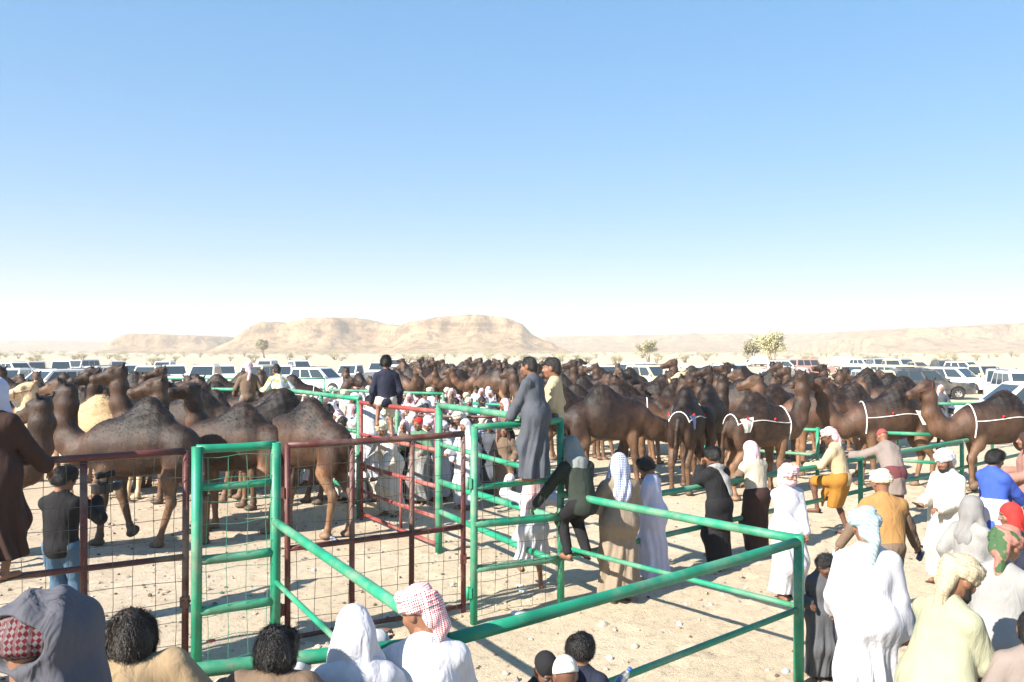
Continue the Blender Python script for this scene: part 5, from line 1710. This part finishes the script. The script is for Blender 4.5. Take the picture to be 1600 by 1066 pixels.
# ------------------------------------------------------------------ people where they stand
def pp(label, px, D, yaw, **k): return person(label, gx(px, D), D, yaw, **k)
def rail_hands(y=.42, z=1.33, w=.28): return ((w, y, z), (-w, y, z))

# the stand on which the photographer and the nearest onlooker are (below the picture)
st = empty('viewing_stand', (-.9, 1.7, 0))
MB().box((0, 0, .585), (3.2, 1.9, .05)).build('deck', simple_mat('stand_boards', (.3, .22, .14), .8), st)
for a in (-1.5, 1.5):
    for b in (-.85, .85): MB().box((a, b, .28), (.09, .09, .56)).build('leg', simple_mat('stand_leg', (.2, .15, .1), .8), st)
tag(st, 'low wooden viewing stand below the onlooker in the grey shawl', 'stand')

pp('onlooker nearest the camera, grey wool shawl thrown over a red checked turban', 52, 2.2, 12, h=1.66, z=.61, top=DKBROWN, bottom=('trousers', BLACK), hat='wrap', hatmat=REDCHECK_SHADED, shawl=GREYWOOL, tail=False, head=(0, 14))
pp('man with thick black hair and khaki jacket, seen from behind at the lower left', 176, 3.45, 6, h=1.87, lean=22, shrug=.10, neckdrop=.06, top=KHAKI, bottom=('trousers', BROWNC), hair=M_HAIRB, hairstyle='full', hands=((.44, .46, 1.20), (-.24, .46, 1.20)), head=(5, 12), build=1.15)
pp('dark-haired man in a brown jacket leaning on the near rail between khaki and white', 404, 3.65, -4, h=1.72, lean=22, shrug=.07, neckdrop=.05, top=BROWNC, bottom=('trousers', BLACK), hair=M_HAIR, hairstyle='full', hands=((.40, .42, 1.30), (-.34, .42, 1.30)), head=(-4, 12))
pp('person in white gown with a plain white headscarf leaning on the near rail', 553, 4.08, 8, h=1.65, lean=14, robe=WHITE, hat='drape', hatmat=WHITE, hands=((.2, .42, 1.34), (-.34, .40, 1.34)), head=(15, 18), drape=.8)
pp('man in white gown and red checked turban leaning on the near rail, looking left', 666, 4.28, 5, h=1.69, lean=13, robe=WHITE, hat='wrap', hatmat=REDCHECK, hands=((.12, .38, 1.30), (-.30, .42, 1.36)), head=(52, 18))
pp('boy in navy with a black knitted cap looking down, below the slanting rail', 846, 4.85, 205, h=1.18, kid=True, top=NAVY, bottom=('trousers', BLACK), hat='cap', hatmat=BLACK, head=(0, 30), skin=SKIN_D)
b9 = pp('boy with tousled black hair holding a water bottle in the foreground', 908, 5.0, -25, h=1.20, kid=True, robe=LTGREY, vest=NAVY, hair=M_HAIR, hairstyle='full', hands=((.20, .28, 1.22), (-.1, .22, .95)), head=(10, 5))
pp('small child in a round white cap in front of the tousled boy', 886, 4.5, 15, h=1.24, kid=True, robe=WHITE, hat='cap', hatmat=WHITE2, head=(0, 10), skin=SKIN_D)
pp('small boy in a charcoal coat over black holding the corner post', 1283, 7.3, 190, h=1.14, kid=True, robe=GREYCOAT, hair=M_HAIR, hairstyle='full', hands=((.26, .12, 1.12), (-.24, .02, .78)), head=(14, 28), skin=SKIN_D, elbow=(0, -1, -.8))
pp('man in a long white gown and pale turquoise turban seen from behind', 1358, 6.1, -10, h=1.76, lean=7, robe=WHITE, hat='wrap', hatmat=TURQ, hands=((.27, .06, .80), (-.20, .24, .95)), head=(0, 12), robe_w=.74, build=.84)
pp('bearded man in a pale green gown and cream patterned turban bending right', 1462, 4.95, -72, h=1.72, lean=12, robe=LTGREEN, hat='wrap', hatmat=CREAMPAT, beard=True, hands=((.12, .42, .98), (-.12, .40, .95)), head=(-6, 24), build=1.2, tail=True)
pp('man in a light grey gown and camouflage green turban behind the pale green gown', 1556, 5.75, -48, h=1.71, lean=14, robe=LTGREY, hat='wrap', hatmat=CAMO, hands=((.2, .4, .95), (-.2, .4, 1.0)), head=(-8, 22))
pp('youth with a light grey headscarf and grey gown by the blue jacket', 1516, 7.9, -70, h=1.55, robe=LTGREY, hat='drape', hatmat=GREYSCARF, drape=.8, hands=((.1, .3, .95), None), head=(-5, 10))
pp('person with a bright red head cloth at the right edge', 1584, 7.9, 60, h=1.48, robe=NAVY, hat='drape', hatmat=REDC, drape=.6, head=(20, 10))
pp('man in a beige brown gown at the bottom right corner', 1612, 4.7, -30, h=1.45, robe=TAUPE, hair=M_HAIR)
pp('youth in a blue jacket with bushy black hair reaching right', 1552, 10.7, -72, h=1.66, robe=LILAC, coat=BLUEJ, hair=M_HAIR, hairstyle='full', hands=((.12, .46, .98), (-.08, .46, .98)), head=(0, 14))
m18 = pp('bearded man in cream white gown and white turban looking at a phone', 1481, 10.3, 112, h=1.71, robe=WHITE2, hat='wrap', hatmat=WHITE, beard=True, hands=((.10, .34, 1.08), (-.14, .30, 1.05)), head=(-6, 16), build=1.12)
m19 = pp('man in an ochre vest and cream turban carrying a bag and a can', 1386, 8.5, -4, h=1.70, lean=12, top=BROWNC, vest=OCHVEST, bottom=('trousers', BROWNC), hat='wrap', hatmat=CREAM, hands=((.46, .26, .80), (-.48, .16, .88)), head=(8, 6), tail=False)
pp('man in a taupe jacket, maroon skirt and dusty red cap leaning over the fence', 1394, 13.7, 8, h=1.72, lean=30, coat=TAUPE, bottom=('skirt', MAROON), hat='cap', hatmat=REDCAP, hands=((.34, .62, 1.16), (-.40, .60, 1.16)), head=(0, 20), pelvis=(0, -.06, .93))
pp('man in beige sweater and yellow ochre wrap with one foot up on the fence', 1315, 13.0, 52, h=1.74, lean=14, top=BEIGE, bottom=('wrap', YELLOWC), hat='wrap', hatmat=REDCHECK, hands=((.14, .46, 1.1), (-.22, .5, 1.12)), feet=((.10, -.06, 0), (-.10, .36, .34)), head=(-8, 18), skin=SKIN_D, tail=True)
pp('youth in white gown with face wrapped in a pink headscarf, hands folded', 1230, 9.7, 200, h=1.60, robe=WHITE, hat='wrapface', hatmat=PINKCHECK, hands=((.03, .26, .95), (-.05, .28, .93)), head=(6, 4))
pp('man in a cream vest and brown skirt with a pink headscarf at the fence', 1183, 11.7, 28, h=1.66, lean=10, top=BROWNC, vest=VEST, bottom=('skirt', DKBROWN), hat='drape', hatmat=PINKCHECK, hands=((.2, .42, 1.05), (-.34, .40, 1.1)), head=(10, 10), drape=.55)
pp('man in a black coat with a grey neck scarf holding his hands to his face', 1124, 11.0, 34, h=1.66, lean=8, coat=BLACK, bottom=('skirt', BLACK), top=BLACK, hair=M_HAIR, hairstyle='full', scarf=LTGREY, hands=((.10, .26, 1.42), (-.12, .24, 1.44)), head=(18, 12), elbow=(.2, .2, -1), curl=.2)
pp('young man in white gown with a black belt, head bent, beside the beige gown', 1022, 10.35, 62, h=1.62, robe=LILAC, belt=BLACK, hair=M_HAIR, hairstyle='full', hands=((.16, .34, 1.15), (-.10, .34, 1.2)), head=(0, 24), lean=6)
pp('man in a beige brown gown with a blue checked headscarf seen from behind', 968, 9.6, 14, h=1.75, robe=BEIGEROBE, hat='drape', hatmat=BLUECHECK, hands=((.2, .3, 1.05), (-.26, .3, 1.05)), head=(-10, 12), drape=.9, robe_w=.92)
pp('man in a dark green jacket and grey hood climbing on the fence rail', 903, 9.28, 22, h=1.70, z=.58, lean=26, top=DKGREEN, bottom=('trousers', BLACK), hat='hood', hatmat=GREYCAP, pelvis=(0, -.14, .70), feet=((.12, .0, 0), (-.12, .02, 0)), hands=((.30, .42, .62), (-.52, .25, .55)), head=(6, 26))
pp('boy in a long slate grey gown standing on the small green gate', 839, 9.03, 58, h=1.40, z=1.525, lean=9, robe=SLATE, hair=M_HAIR, hairstyle='short', hands=((.20, .38, .86), (-.16, .36, .86)), head=(6, 10), robe_hem=.06, feet=((.09, .06, 0), (-.09, .06, 0)), sandals=False, robe_w=.95)
pp('boy in a beige shirt sitting on the fence behind the grey gown', 866, 9.62, 74, h=1.42, z=1.42, top=BEIGE, bottom=('trousers', BROWNC), hair=M_HAIR, hairstyle='short', pelvis=(0, 0, 1.0), feet=((.11, .30, .36), (-.11, .30, .36)), hands=((.22, .12, .98), (-.22, .20, 1.0)), head=(0, 4), kid=True)
pp('child in a white gown and red checked scarf climbing behind the small gate', 832, 10.0, 10, h=1.46, kid=True, robe=WHITE, robe_hem=.42, hat='drape', hatmat=REDCHECK, hands=((.28, .25, 1.52), (-.30, .25, 1.66)), feet=((.14, .05, 0), (-.12, .22, .22)), elbow=(0, -.3, -1), sandals=False)
pp('boy in a black shirt sitting on the red wire panel, seen from behind', 603, 13.30, 14, h=1.56, z=1.16, top=NAVY, bottom=('shorts', WHITE2), hair=M_HAIR, hairstyle='full', pelvis=(0, -.02, 1.16), feet=((.12, .06, .41), (-.14, .30, .62)), hands=((.26, .08, 1.10), (-.26, .08, 1.10)), sandals=False)
m1 = pp('man in a long dark brown robe standing on the left brown gate', -12, 6.66, -6, h=1.68, z=1.08, robe=DKBROWN, robe_hem=.20, hat='drape', hatmat=LILAC, hands=((.26, .32, .96), (-.3, .25, 1.0)), feet=((.10, .02, 0), (-.10, .02, 0)), head=(0, 8))
m2 = pp('cameraman in a black jacket and blue jeans filming through the left gate', 96, 8.45, -6, h=1.76, top=BLACK, bottom=('trousers', DENIM), hair=M_HAIR, hairstyle='full', hands=((.20, .30, 1.36), (.04, .36, 1.34)), head=(-16, 8))
pp('man in brown with a pink headscarf sitting on the far high fence', 388, 18.0, 20, h=1.62, z=1.0, top=BROWNC, bottom=('trousers', TAUPE), hat='wrap', hatmat=PINKCHECK, pelvis=(0, 0, 1.05), feet=((.14, .28, .32), (-.14, .3, .3)), hands=((.3, .2, 1.1), (-.3, .3, 1.1)))
pp('person in a white printed shirt on the far high fence, bending left', 438, 17.9, 40, h=1.62, z=1.0, lean=18, top=PRINT, bottom=('trousers', WHITE2), hair=M_HAIR, pelvis=(0, 0, 1.04), feet=((.12, .28, .2), (-.12, .3, .2)), hands=((.3, .3, 1.2), (-.3, .4, 1.2)), head=(0, 15))
pp('man in a flowing white gown standing on the rail left of the boy in black', 574, 15.2, -20, h=1.62, z=.52, lean=10, robe=WHITE, hair=M_HAIR, hairstyle='full', hands=((.25, .3, 1.3), (-.25, .3, 1.3)), robe_w=1.15)
pp('man in a lilac white gown bending over the green fence behind the left camels', 492, 16.2, -35, h=1.70, z=.3, lean=38, robe=LILAC, hair=M_HAIR, hands=((.2, .6, 1.1), (-.2, .6, 1.1)))

# the crowd in the ring: built once per pose, copied with other cloth
random_c = np.random.RandomState(8)
PROT = []
def proto(**k):
    p = person('crowd', 0, -40 - len(PROT), 0, res=1.55, **k); PROT.append(p); return p
proto(robe=WHITE, hat='drape', hatmat=REDCHECK, hands=((.2, .3, 1.1), (-.25, .25, 1.05)))
proto(robe=WHITE, hat='wrap', hatmat=CREAM, lean=22, hands=((.15, .5, .95), (-.2, .5, .9)), head=(10, 22))
proto(robe=WHITE, hat='drape', hatmat=PINKCHECK, lean=6, hands=((.3, .3, 1.35), (-.1, .3, 1.1)), head=(-30, 6))
proto(robe=WHITE, hat='wrap', hatmat=WHITE2, beard=True, hands=((.12, .3, 1.05), (-.12, .3, 1.05)))
proto(robe=WHITE, hair=M_HAIR, hairstyle='full', lean=12, hands=((.25, .4, 1.1), (-.3, .1, .9)), head=(25, 10))
proto(robe=WHITE, hat='cap', hatmat=REDC, coat=GREENC, hands=((.3, .35, 1.2), (-.3, .3, 1.1)))
proto(robe=WHITE, vest=BROWNC, hat='drape', hatmat=REDCHECK, hands=((.45, .25, 1.3), (-.2, .3, 1.0)), elbow=(0, -.3, -1))
CLO = {'robe': dict(white=WHITE, cream=WHITE2, tan=KHAKI, brown=BROWNC, black=BLACK, lilac=LILAC, grey=LTGREY, green=GREENC, rose=PEACH, slate=SLATE, beige=BEIGEROBE)}
first = {}
def crowd(i, px, D, yaw, colour, label, group=None, sc_=1.0, z=0, hatmat=None):
    src = PROT[i]
    if i in first: o = copy_tree(src)
    else: o = src; first[i] = 1
    o.location = (gx(px, D), D, z); o.rotation_euler = (0, 0, R(yaw)); o.scale = (sc_,) * 3
    for ch in o.children:
        st_ = ch.name.split('.')[0]
        if st_ == 'robe' and len(ch.material_slots): recolour(ch, CLO['robe'][colour])
        if hatmat is not None and st_ in ('headscarf', 'turban', 'cap'): recolour(ch, hatmat)
    tag(o, label, 'person')
    if group: o['group'] = group
    elif 'group' in o: del o['group']
    return o
C1 = 'men in light gowns in the middle crowd'
one = [
 (1, 530, 16.2, 200, 'white', 'man in white with a cream turban sitting low right of the left camels', 1.0, None),
 (0, 508, 18.2, 160, 'white', 'man in white with a pale headscarf behind the green fence, left of the crowd', 1.0, WHITE2),
 (2, 545, 19.5, -60, 'white', 'man in white with a red headscarf just left of the red panel post', .98, REDCHECK),
 (1, 612, 14.6, 150, 'cream', 'man in a pale cream gown bending behind the bare leg of the boy in black', 1.03, CREAM),
 (4, 598, 16.6, 100, 'lilac', 'dark-haired man in lilac under the boy in black', .95, None),
 (0, 640, 22.5, 175, 'white', 'tall man in white with a red checked headscarf right of the boy in black', 1.04, REDCHECK),
 (5, 655, 15.6, 150, 'grey', 'person in a green coat and red cap behind the red wire panel', .98, None),
 (6, 632, 16.0, 170, 'black', 'man in a dark green gown behind the red wire panel with a pink scarf', .93, PINKCHECK),
 (3, 648, 19.0, 190, 'cream', 'man in cream with a pale turban beside the red cap', .97, None),
 (4, 663, 20.5, 150, 'tan', 'short-haired man in tan behind the red wire panel', .92, None),
 (2, 692, 20.0, 200, 'brown', 'man in a brown gown with a pink headscarf left of the raised white arms', 1.0, PINKCHECK),
 (6, 706, 25.0, 180, 'grey', 'man in a dark vest with a red scarf standing in front of the far camels', 1.05, REDCHECK),
 (4, 716, 18.4, 185, 'white', 'man in white raising his arm behind the high green rail', 1.0, None),
 (3, 733, 22.0, 180, 'grey', 'bearded man in grey with a light turban in the middle crowd', .98, None),
 (1, 738, 16.4, 110, 'white', 'man in white bending low behind the small gate', 1.05, WHITE2),
 (0, 728, 15.2, 140, 'white', 'man in white robe with trailing hem left of the small gate post', .98, WHITE),
 (2, 752, 27.0, 200, 'lilac', 'left one of two lilac gowns with pink headscarves by the far herd', 1.0, PINKCHECK),
 (2, 766, 27.5, 190, 'lilac', 'right one of two lilac gowns with pink headscarves by the far herd', .95, PINKCHECK),
 (6, 790, 18.8, 120, 'black', 'man in black stretching an arm left beside the boy in the grey gown', 1.08, REDCHECK),
 (1, 760, 19.6, 160, 'tan', 'man in tan with a cream turban in front of the stretched black arm', .96, CREAM),
 (0, 788, 15.6, 170, 'brown', 'person in a brown gown seen through the small gate', .9, DKBROWN),
 (4, 770, 16.4, 150, 'slate', 'person in slate grey seen through the small gate beside the brown gown', .92, None),
 (0, 1010, 27.0, 190, 'white', 'man in white with a pink headscarf standing in the right herd', 1.02, PINKCHECK),
 (0, 1432, 29.0, 185, 'beige', 'man in beige with a pink headscarf before the dark car', 1.0, PINKCHECK),
 (2, 1452, 31.0, 190, 'black', 'man in black with a dark red headscarf before the dark car', 1.02, REDC),
 (0, 1470, 29.5, 175, 'slate', 'person in slate grey with a white and pink headscarf before the dark car', 1.0, REDCHECK),
 (3, 1416, 31.5, 150, 'black', 'man in black with a white turban before the dark car', 1.0, WHITE),
 (2, 1384, 22.5, 170, 'rose', 'man in a dusty rose gown behind the harnessed camel at the right', .98, CREAM),
 (0, 1352, 24.0, 185, 'white', 'man in white with a red headscarf behind the harnessed camel', .95, REDCHECK),
 (0, 1606, 12.4, 60, 'rose', 'person in a dusty rose gown cut off by the right edge', 1.0, DKBROWN),
 (0, 478, 24.5, 170, 'grey', 'man in grey with a white headscarf before the rope-harnessed camel', .98, WHITE2),
 (2, 538, 27.0, 190, 'white', 'small man in white with a pink headscarf behind the far green rails', .98, PINKCHECK),
 (0, 524, 28.0, 175, 'slate', 'small man in slate grey behind the far green rails', .98, WHITE2),
 (3, 1112, 26.0, 180, 'tan', 'man with a pale turban in the right herd beside the whitish camel', 1.05, CREAM),
 (2, 1178, 25.5, 175, 'cream', 'man in cream in the right herd left of the plain dark camel', 1.05, WHITE2),
 (0, 300, 33.0, 180, 'white', 'man in white behind the far left green rails', 1.1, WHITE),
]
for i, px, D, yaw, colour, label, s_, hm in one: crowd(i, px, D, yaw, colour, label, None, s_, 0, hm)
for k in range(68):
    px = 490 + (k % 23) * 12.8 + random_c.uniform(-5, 5); D = random_c.uniform(19, 24) if k < 23 else (random_c.uniform(15.6, 18.5) if k < 46 else random_c.uniform(24, 31))
    cn = ['white', 'white', 'cream', 'lilac'][random_c.randint(4)]; hi_ = random_c.randint(5); pi_ = [0, 1, 2, 3, 4][random_c.randint(5)]
    what = {0: 'headscarf', 1: 'turban', 2: 'headscarf', 3: 'turban'}.get(pi_)
    lb = 'bare-headed man in a %s gown in the middle crowd' % cn if what is None else 'man in a %s gown with a %s %s in the middle crowd' % (cn, ['red checked', 'pink checked', 'white', 'pale', 'cream coloured'][hi_], what)
    crowd(pi_, px, D, random_c.uniform(120, 240), cn, lb, C1, random_c.uniform(.9, 1.02), 0, [REDCHECK, PINKCHECK, WHITE, WHITE2, CREAM][hi_])

# ------------------------------------------------------------------ things held in hands
def lathe(prof, n=14):
    mb = MB(); vs = []; fs = []
    for r_, z_ in prof: vs += [(r_ * math.cos(2 * math.pi * i / n), r_ * math.sin(2 * math.pi * i / n), z_) for i in range(n)]
    for j in range(len(prof) - 1):
        for i in range(n): fs.append((j * n + i, j * n + (i + 1) % n, (j + 1) * n + (i + 1) % n, (j + 1) * n + i))
    mb.add(vs, fs, True); return mb
M_PET = new_mat('clear_plastic')[0]
b_ = M_PET.node_tree.nodes['Principled BSDF']; b_.inputs['Base Color'].default_value = (.80, .86, .90, 1); b_.inputs['Roughness'].default_value = .12; b_.inputs['Transmission Weight'].default_value = .75; b_.inputs['IOR'].default_value = 1.2
M_BLUE = simple_mat('blue_print', (.04, .12, .45), .4)
M_BAG = simple_mat('white_plastic_film', (.55, .56, .58), .35, bump=.6, bscale=18)
M_BLK = simple_mat('black_plastic', (.012, .012, .013), .4)
M_FUR = simple_mat('foam_black', (.01, .01, .01), .95)
BOT = [(.0, 0), (.028, 0), (.031, .01), (.031, .05), (.028, .06), (.031, .07), (.031, .13), (.024, .165), (.012, .185), (.012, .205), (0, .206)]
def bottle(loc, rot, label):
    r_ = empty('water_bottle', loc); r_.rotation_euler = rot
    lathe(BOT).build('bottle_body', M_PET, r_)
    lathe([(.0315, .075), (.0322, .078), (.0322, .118), (.0315, .121)]).build('wrapper', M_BLUE, r_)
    lathe([(0, .20), (.0145, .20), (.0145, .218), (0, .219)]).build('bottle_cap', M_BLUE, r_)
    tag(r_, label, 'bottle')
w = hand_world(b9, 1)
bottle(w + Vector((.02, .03, -.07)), (.35, .5, 0), 'clear water bottle held by the tousled boy in the foreground')
w = hand_world(m18, 1, (-.02, .06, -.01))
ph = MB(); ph.box((0, 0, 0), (.075, .15, .010)); o = empty('mobile_phone', w); o.rotation_euler = (.5, 0, m18.rotation_euler.z)
ph.build('phone_body', M_BLK, o); MB().box((0, 0, .0062), (.066, .138, .0016)).build('phone_screen', simple_mat('phone_glass', (.03, .035, .05), .08), o)
tag(o, 'black mobile phone in the hand of the man in cream white', 'phone')
w = hand_world(m19, 1)
o = empty('drink_can', w + Vector((.01, .02, -.10))); o.rotation_euler = (.2, .25, 0)
lathe([(0, 0), (.024, 0), (.032, .008), (.032, .10), (.027, .115), (0, .115)]).build('can_body', simple_mat('navy_can', (.03, .06, .16), .3, .5), o)
lathe([(.027, .112), (.029, .116), (.026, .119), (0, .116)]).build('can_lid', M_CHROME, o)
tag(o, 'blue drink can in the right hand of the man in the ochre vest', 'can')
w = hand_world(m19, -1)
S = SDF(.03); S.ell((0, 0, -.20), (.15, .11, .11)); S.cone((0, 0, -.14), (0, 0, .0), .09, .022); S.ell((.07, .02, -.25), (.09, .08, .07)); S.ell((-.08, 0, -.24), (.08, .08, .07))
v_, q_, _ = S.mesh(.012); v_ = v_ + normals(v_, q_) * (.012 * sn(v_, 38, 3))[:, None]
o = obj('plastic_bag', fast_mesh('plastic_bag', v_, q_, False), None, M_BAG); o.location = w + Vector((0, 0, .0))
tag(o, 'crumpled white plastic bag hanging from the hand of the man in the ochre vest', 'bag')
# video camera with a furry microphone
w = hand_world(m2, 1)
o = empty('video_camera', w + Vector((.04, .06, .06))); o.rotation_euler = (0, 0, m2.rotation_euler.z - .35)
c_ = MB(); c_.box((0, 0, 0), (.13, .17, .10)); c_.box((0, -.01, .065), (.07, .06, .035)); c_.box((.05, .03, 0), (.045, .09, .09)); c_.build('camera_body', M_BLK, o)
lb = MB(); lb.tube([(0, .08, 0), (0, .15, 0), (0, .155, 0), (0, .22, 0)], [.045, .045, .052, .052], 18); lb.build('lens', M_BLK, o)
lg = MB(); lg.tube([(0, .219, 0), (0, .222, 0)], .042, 16); lg.build('front_glass', simple_mat('lens_glass', (.01, .012, .02), .05), o)
hd_ = MB(); hd_.tube([(0, .06, .05), (0, .06, .12), (0, -.05, .12), (0, -.05, .06)], .012, 8); hd_.build('handle', M_BLK, o)
S = SDF(.01); S.cone((0, .12, .15), (0, -.05, .15), .038, .036); v_, q_, _ = S.mesh(.008); v_ = v_ + normals(v_, q_) * (.006 * sn(v_, 140, 3))[:, None]
obj('microphone_cover', fast_mesh('microphone_cover', v_, q_), o, M_FUR)
tag(o, 'black video camera with a furry microphone held by the cameraman', 'camera')

# ------------------------------------------------------------------ litter and lumps on the sand
M_LUMP = [simple_mat('pale_stone', (.50, .42, .31), .9, bump=.6, bscale=30), simple_mat('tan_stone', (.38, .29, .19), .9, bump=.6, bscale=30)]
M_PAPER = simple_mat('paper', (.52, .52, .53), .8)
M_GRNP = simple_mat('green_packet', (.05, .40, .12), .4); M_REDP = simple_mat('red_packet', (.5, .05, .05), .5); M_LBLUE = simple_mat('light_blue_packet', (.45, .62, .75), .4)
def lump(px, py, r, mat, label, name='stone', cat='stone', sq=(1, .75, .42), group=None, amp=.42):
    rr = np.random.RandomState(int(px * 7 + py))
    S = SDF(.01); S.ell((0, 0, r * sq[2] * .6), (r * sq[0], r * sq[1], r * sq[2]))
    v, q, _ = S.mesh(max(r / 10, .004)); v = v + normals(v, q) * (r * amp * sn(v, 2.2 / r, int(px)) * .6)[:, None]
    p = gp(px, py)
    o = obj(name, fast_mesh(name, v, q, amp < .5), None, mat)
    o.location = (p.x, p.y, float(ground_z(np.array([p.x]), np.array([p.y]))[0]) - r * .2); o.rotation_euler = (0, 0, rr.uniform(0, 6))
    tag(o, label, cat, group)
ST = 'pale stones lying on the trampled sand'
lump(992, 1012, .045, M_LUMP[0], 'round pale stone lying right of the tousled boy')
lump(945, 978, .07, M_LUMP[0], 'large pale lump of earth near the middle of the near rail')
for px, py, r in ((960, 985, .035), (1075, 945, .05), (1090, 938, .06), (1112, 946, .04), (870, 965, .04), (905, 958, .03), (1130, 930, .04), (700, 870, .04), (735, 905, .04), (620, 905, .03), (1180, 1000, .025), (1070, 1010, .02), (205, 935, .03)):
    lump(px, py, r, M_LUMP[(px // 3) % 2], 'small stone lying on the trampled sand inside the pens', group=ST)
lump(1062, 978, .05, M_PAPER, 'crumpled white and blue wrapper on the sand right of the near rail', 'wrapper', 'litter', (1, .5, .4), amp=.6)
lump(868, 948, .03, M_GRNP, 'green packet beside the small gate post', 'packet', 'litter', (1.3, .5, .3), amp=.3)
lump(815, 958, .10, M_BAG, 'flattened clear white plastic bag by the small gate', 'plastic_bag', 'litter', (1.2, .8, .3), amp=.5)
lump(818, 925, .05, M_LBLUE, 'light blue wrapper behind the small gate', 'wrapper', 'litter', (1.2, .6, .3), amp=.5)
lump(812, 915, .045, M_PAPER, 'white paper scrap behind the small gate', 'paper_scrap', 'litter', (1, .8, .4), amp=.6)
lump(246, 908, .06, M_PAPER, 'white paper scrap on the gravel behind the left gate', 'paper_scrap', 'litter', (1.3, .7, .25), amp=.4)
lump(330, 1003, .035, M_REDP, 'small red packet seen through the green ladder-like frame', 'packet', 'litter', (1.3, .6, .5), amp=.3)
lump(955, 1030, .04, M_BAG, 'small white wrapper beside the tousled boy', 'wrapper', 'litter', (1, .6, .5), amp=.5)
lump(1228, 1050, .04, M_LBLUE, 'pale blue wrapper near the corner post', 'wrapper', 'litter', (1.4, .6, .3), amp=.4)
lump(905, 860, .05, M_PAPER, 'white scrap beneath the fence behind the dark green jacket', 'paper_scrap', 'litter', (1.3, .6, .3), amp=.5)
lump(490, 890, .04, M_PAPER, 'white scrap behind the wide brown gate', 'paper_scrap', 'litter', (1.1, .7, .4), amp=.5)
p = gp(517, 843); bottle((p.x, p.y, .03), (1.57, 0, .6), 'empty water bottle lying behind the wide brown gate')
for o_ in bpy.data.objects:
    if '_wr' in o_: del o_['_wr']

# ------------------------------------------------------------------ dusty air
hz = MB(); hz.box((60, 1120, 59.5), (5200, 2560, 121)); o = hz.build('haze')
hm, n_, l_, b_ = new_mat('dusty_air'); n_.remove(b_)
vp = n_.new('ShaderNodeVolumePrincipled'); vp.inputs['Color'].default_value = (1.0, .93, .83, 1); vp.inputs['Density'].default_value = .0006; vp.inputs['Anisotropy'].default_value = .0
l_.new(vp.outputs[0], n_['Material Output'].inputs['Volume'])
o.data.materials.append(hm); tag(o, 'pale dusty desert air over the plain', 'haze', kind='stuff')
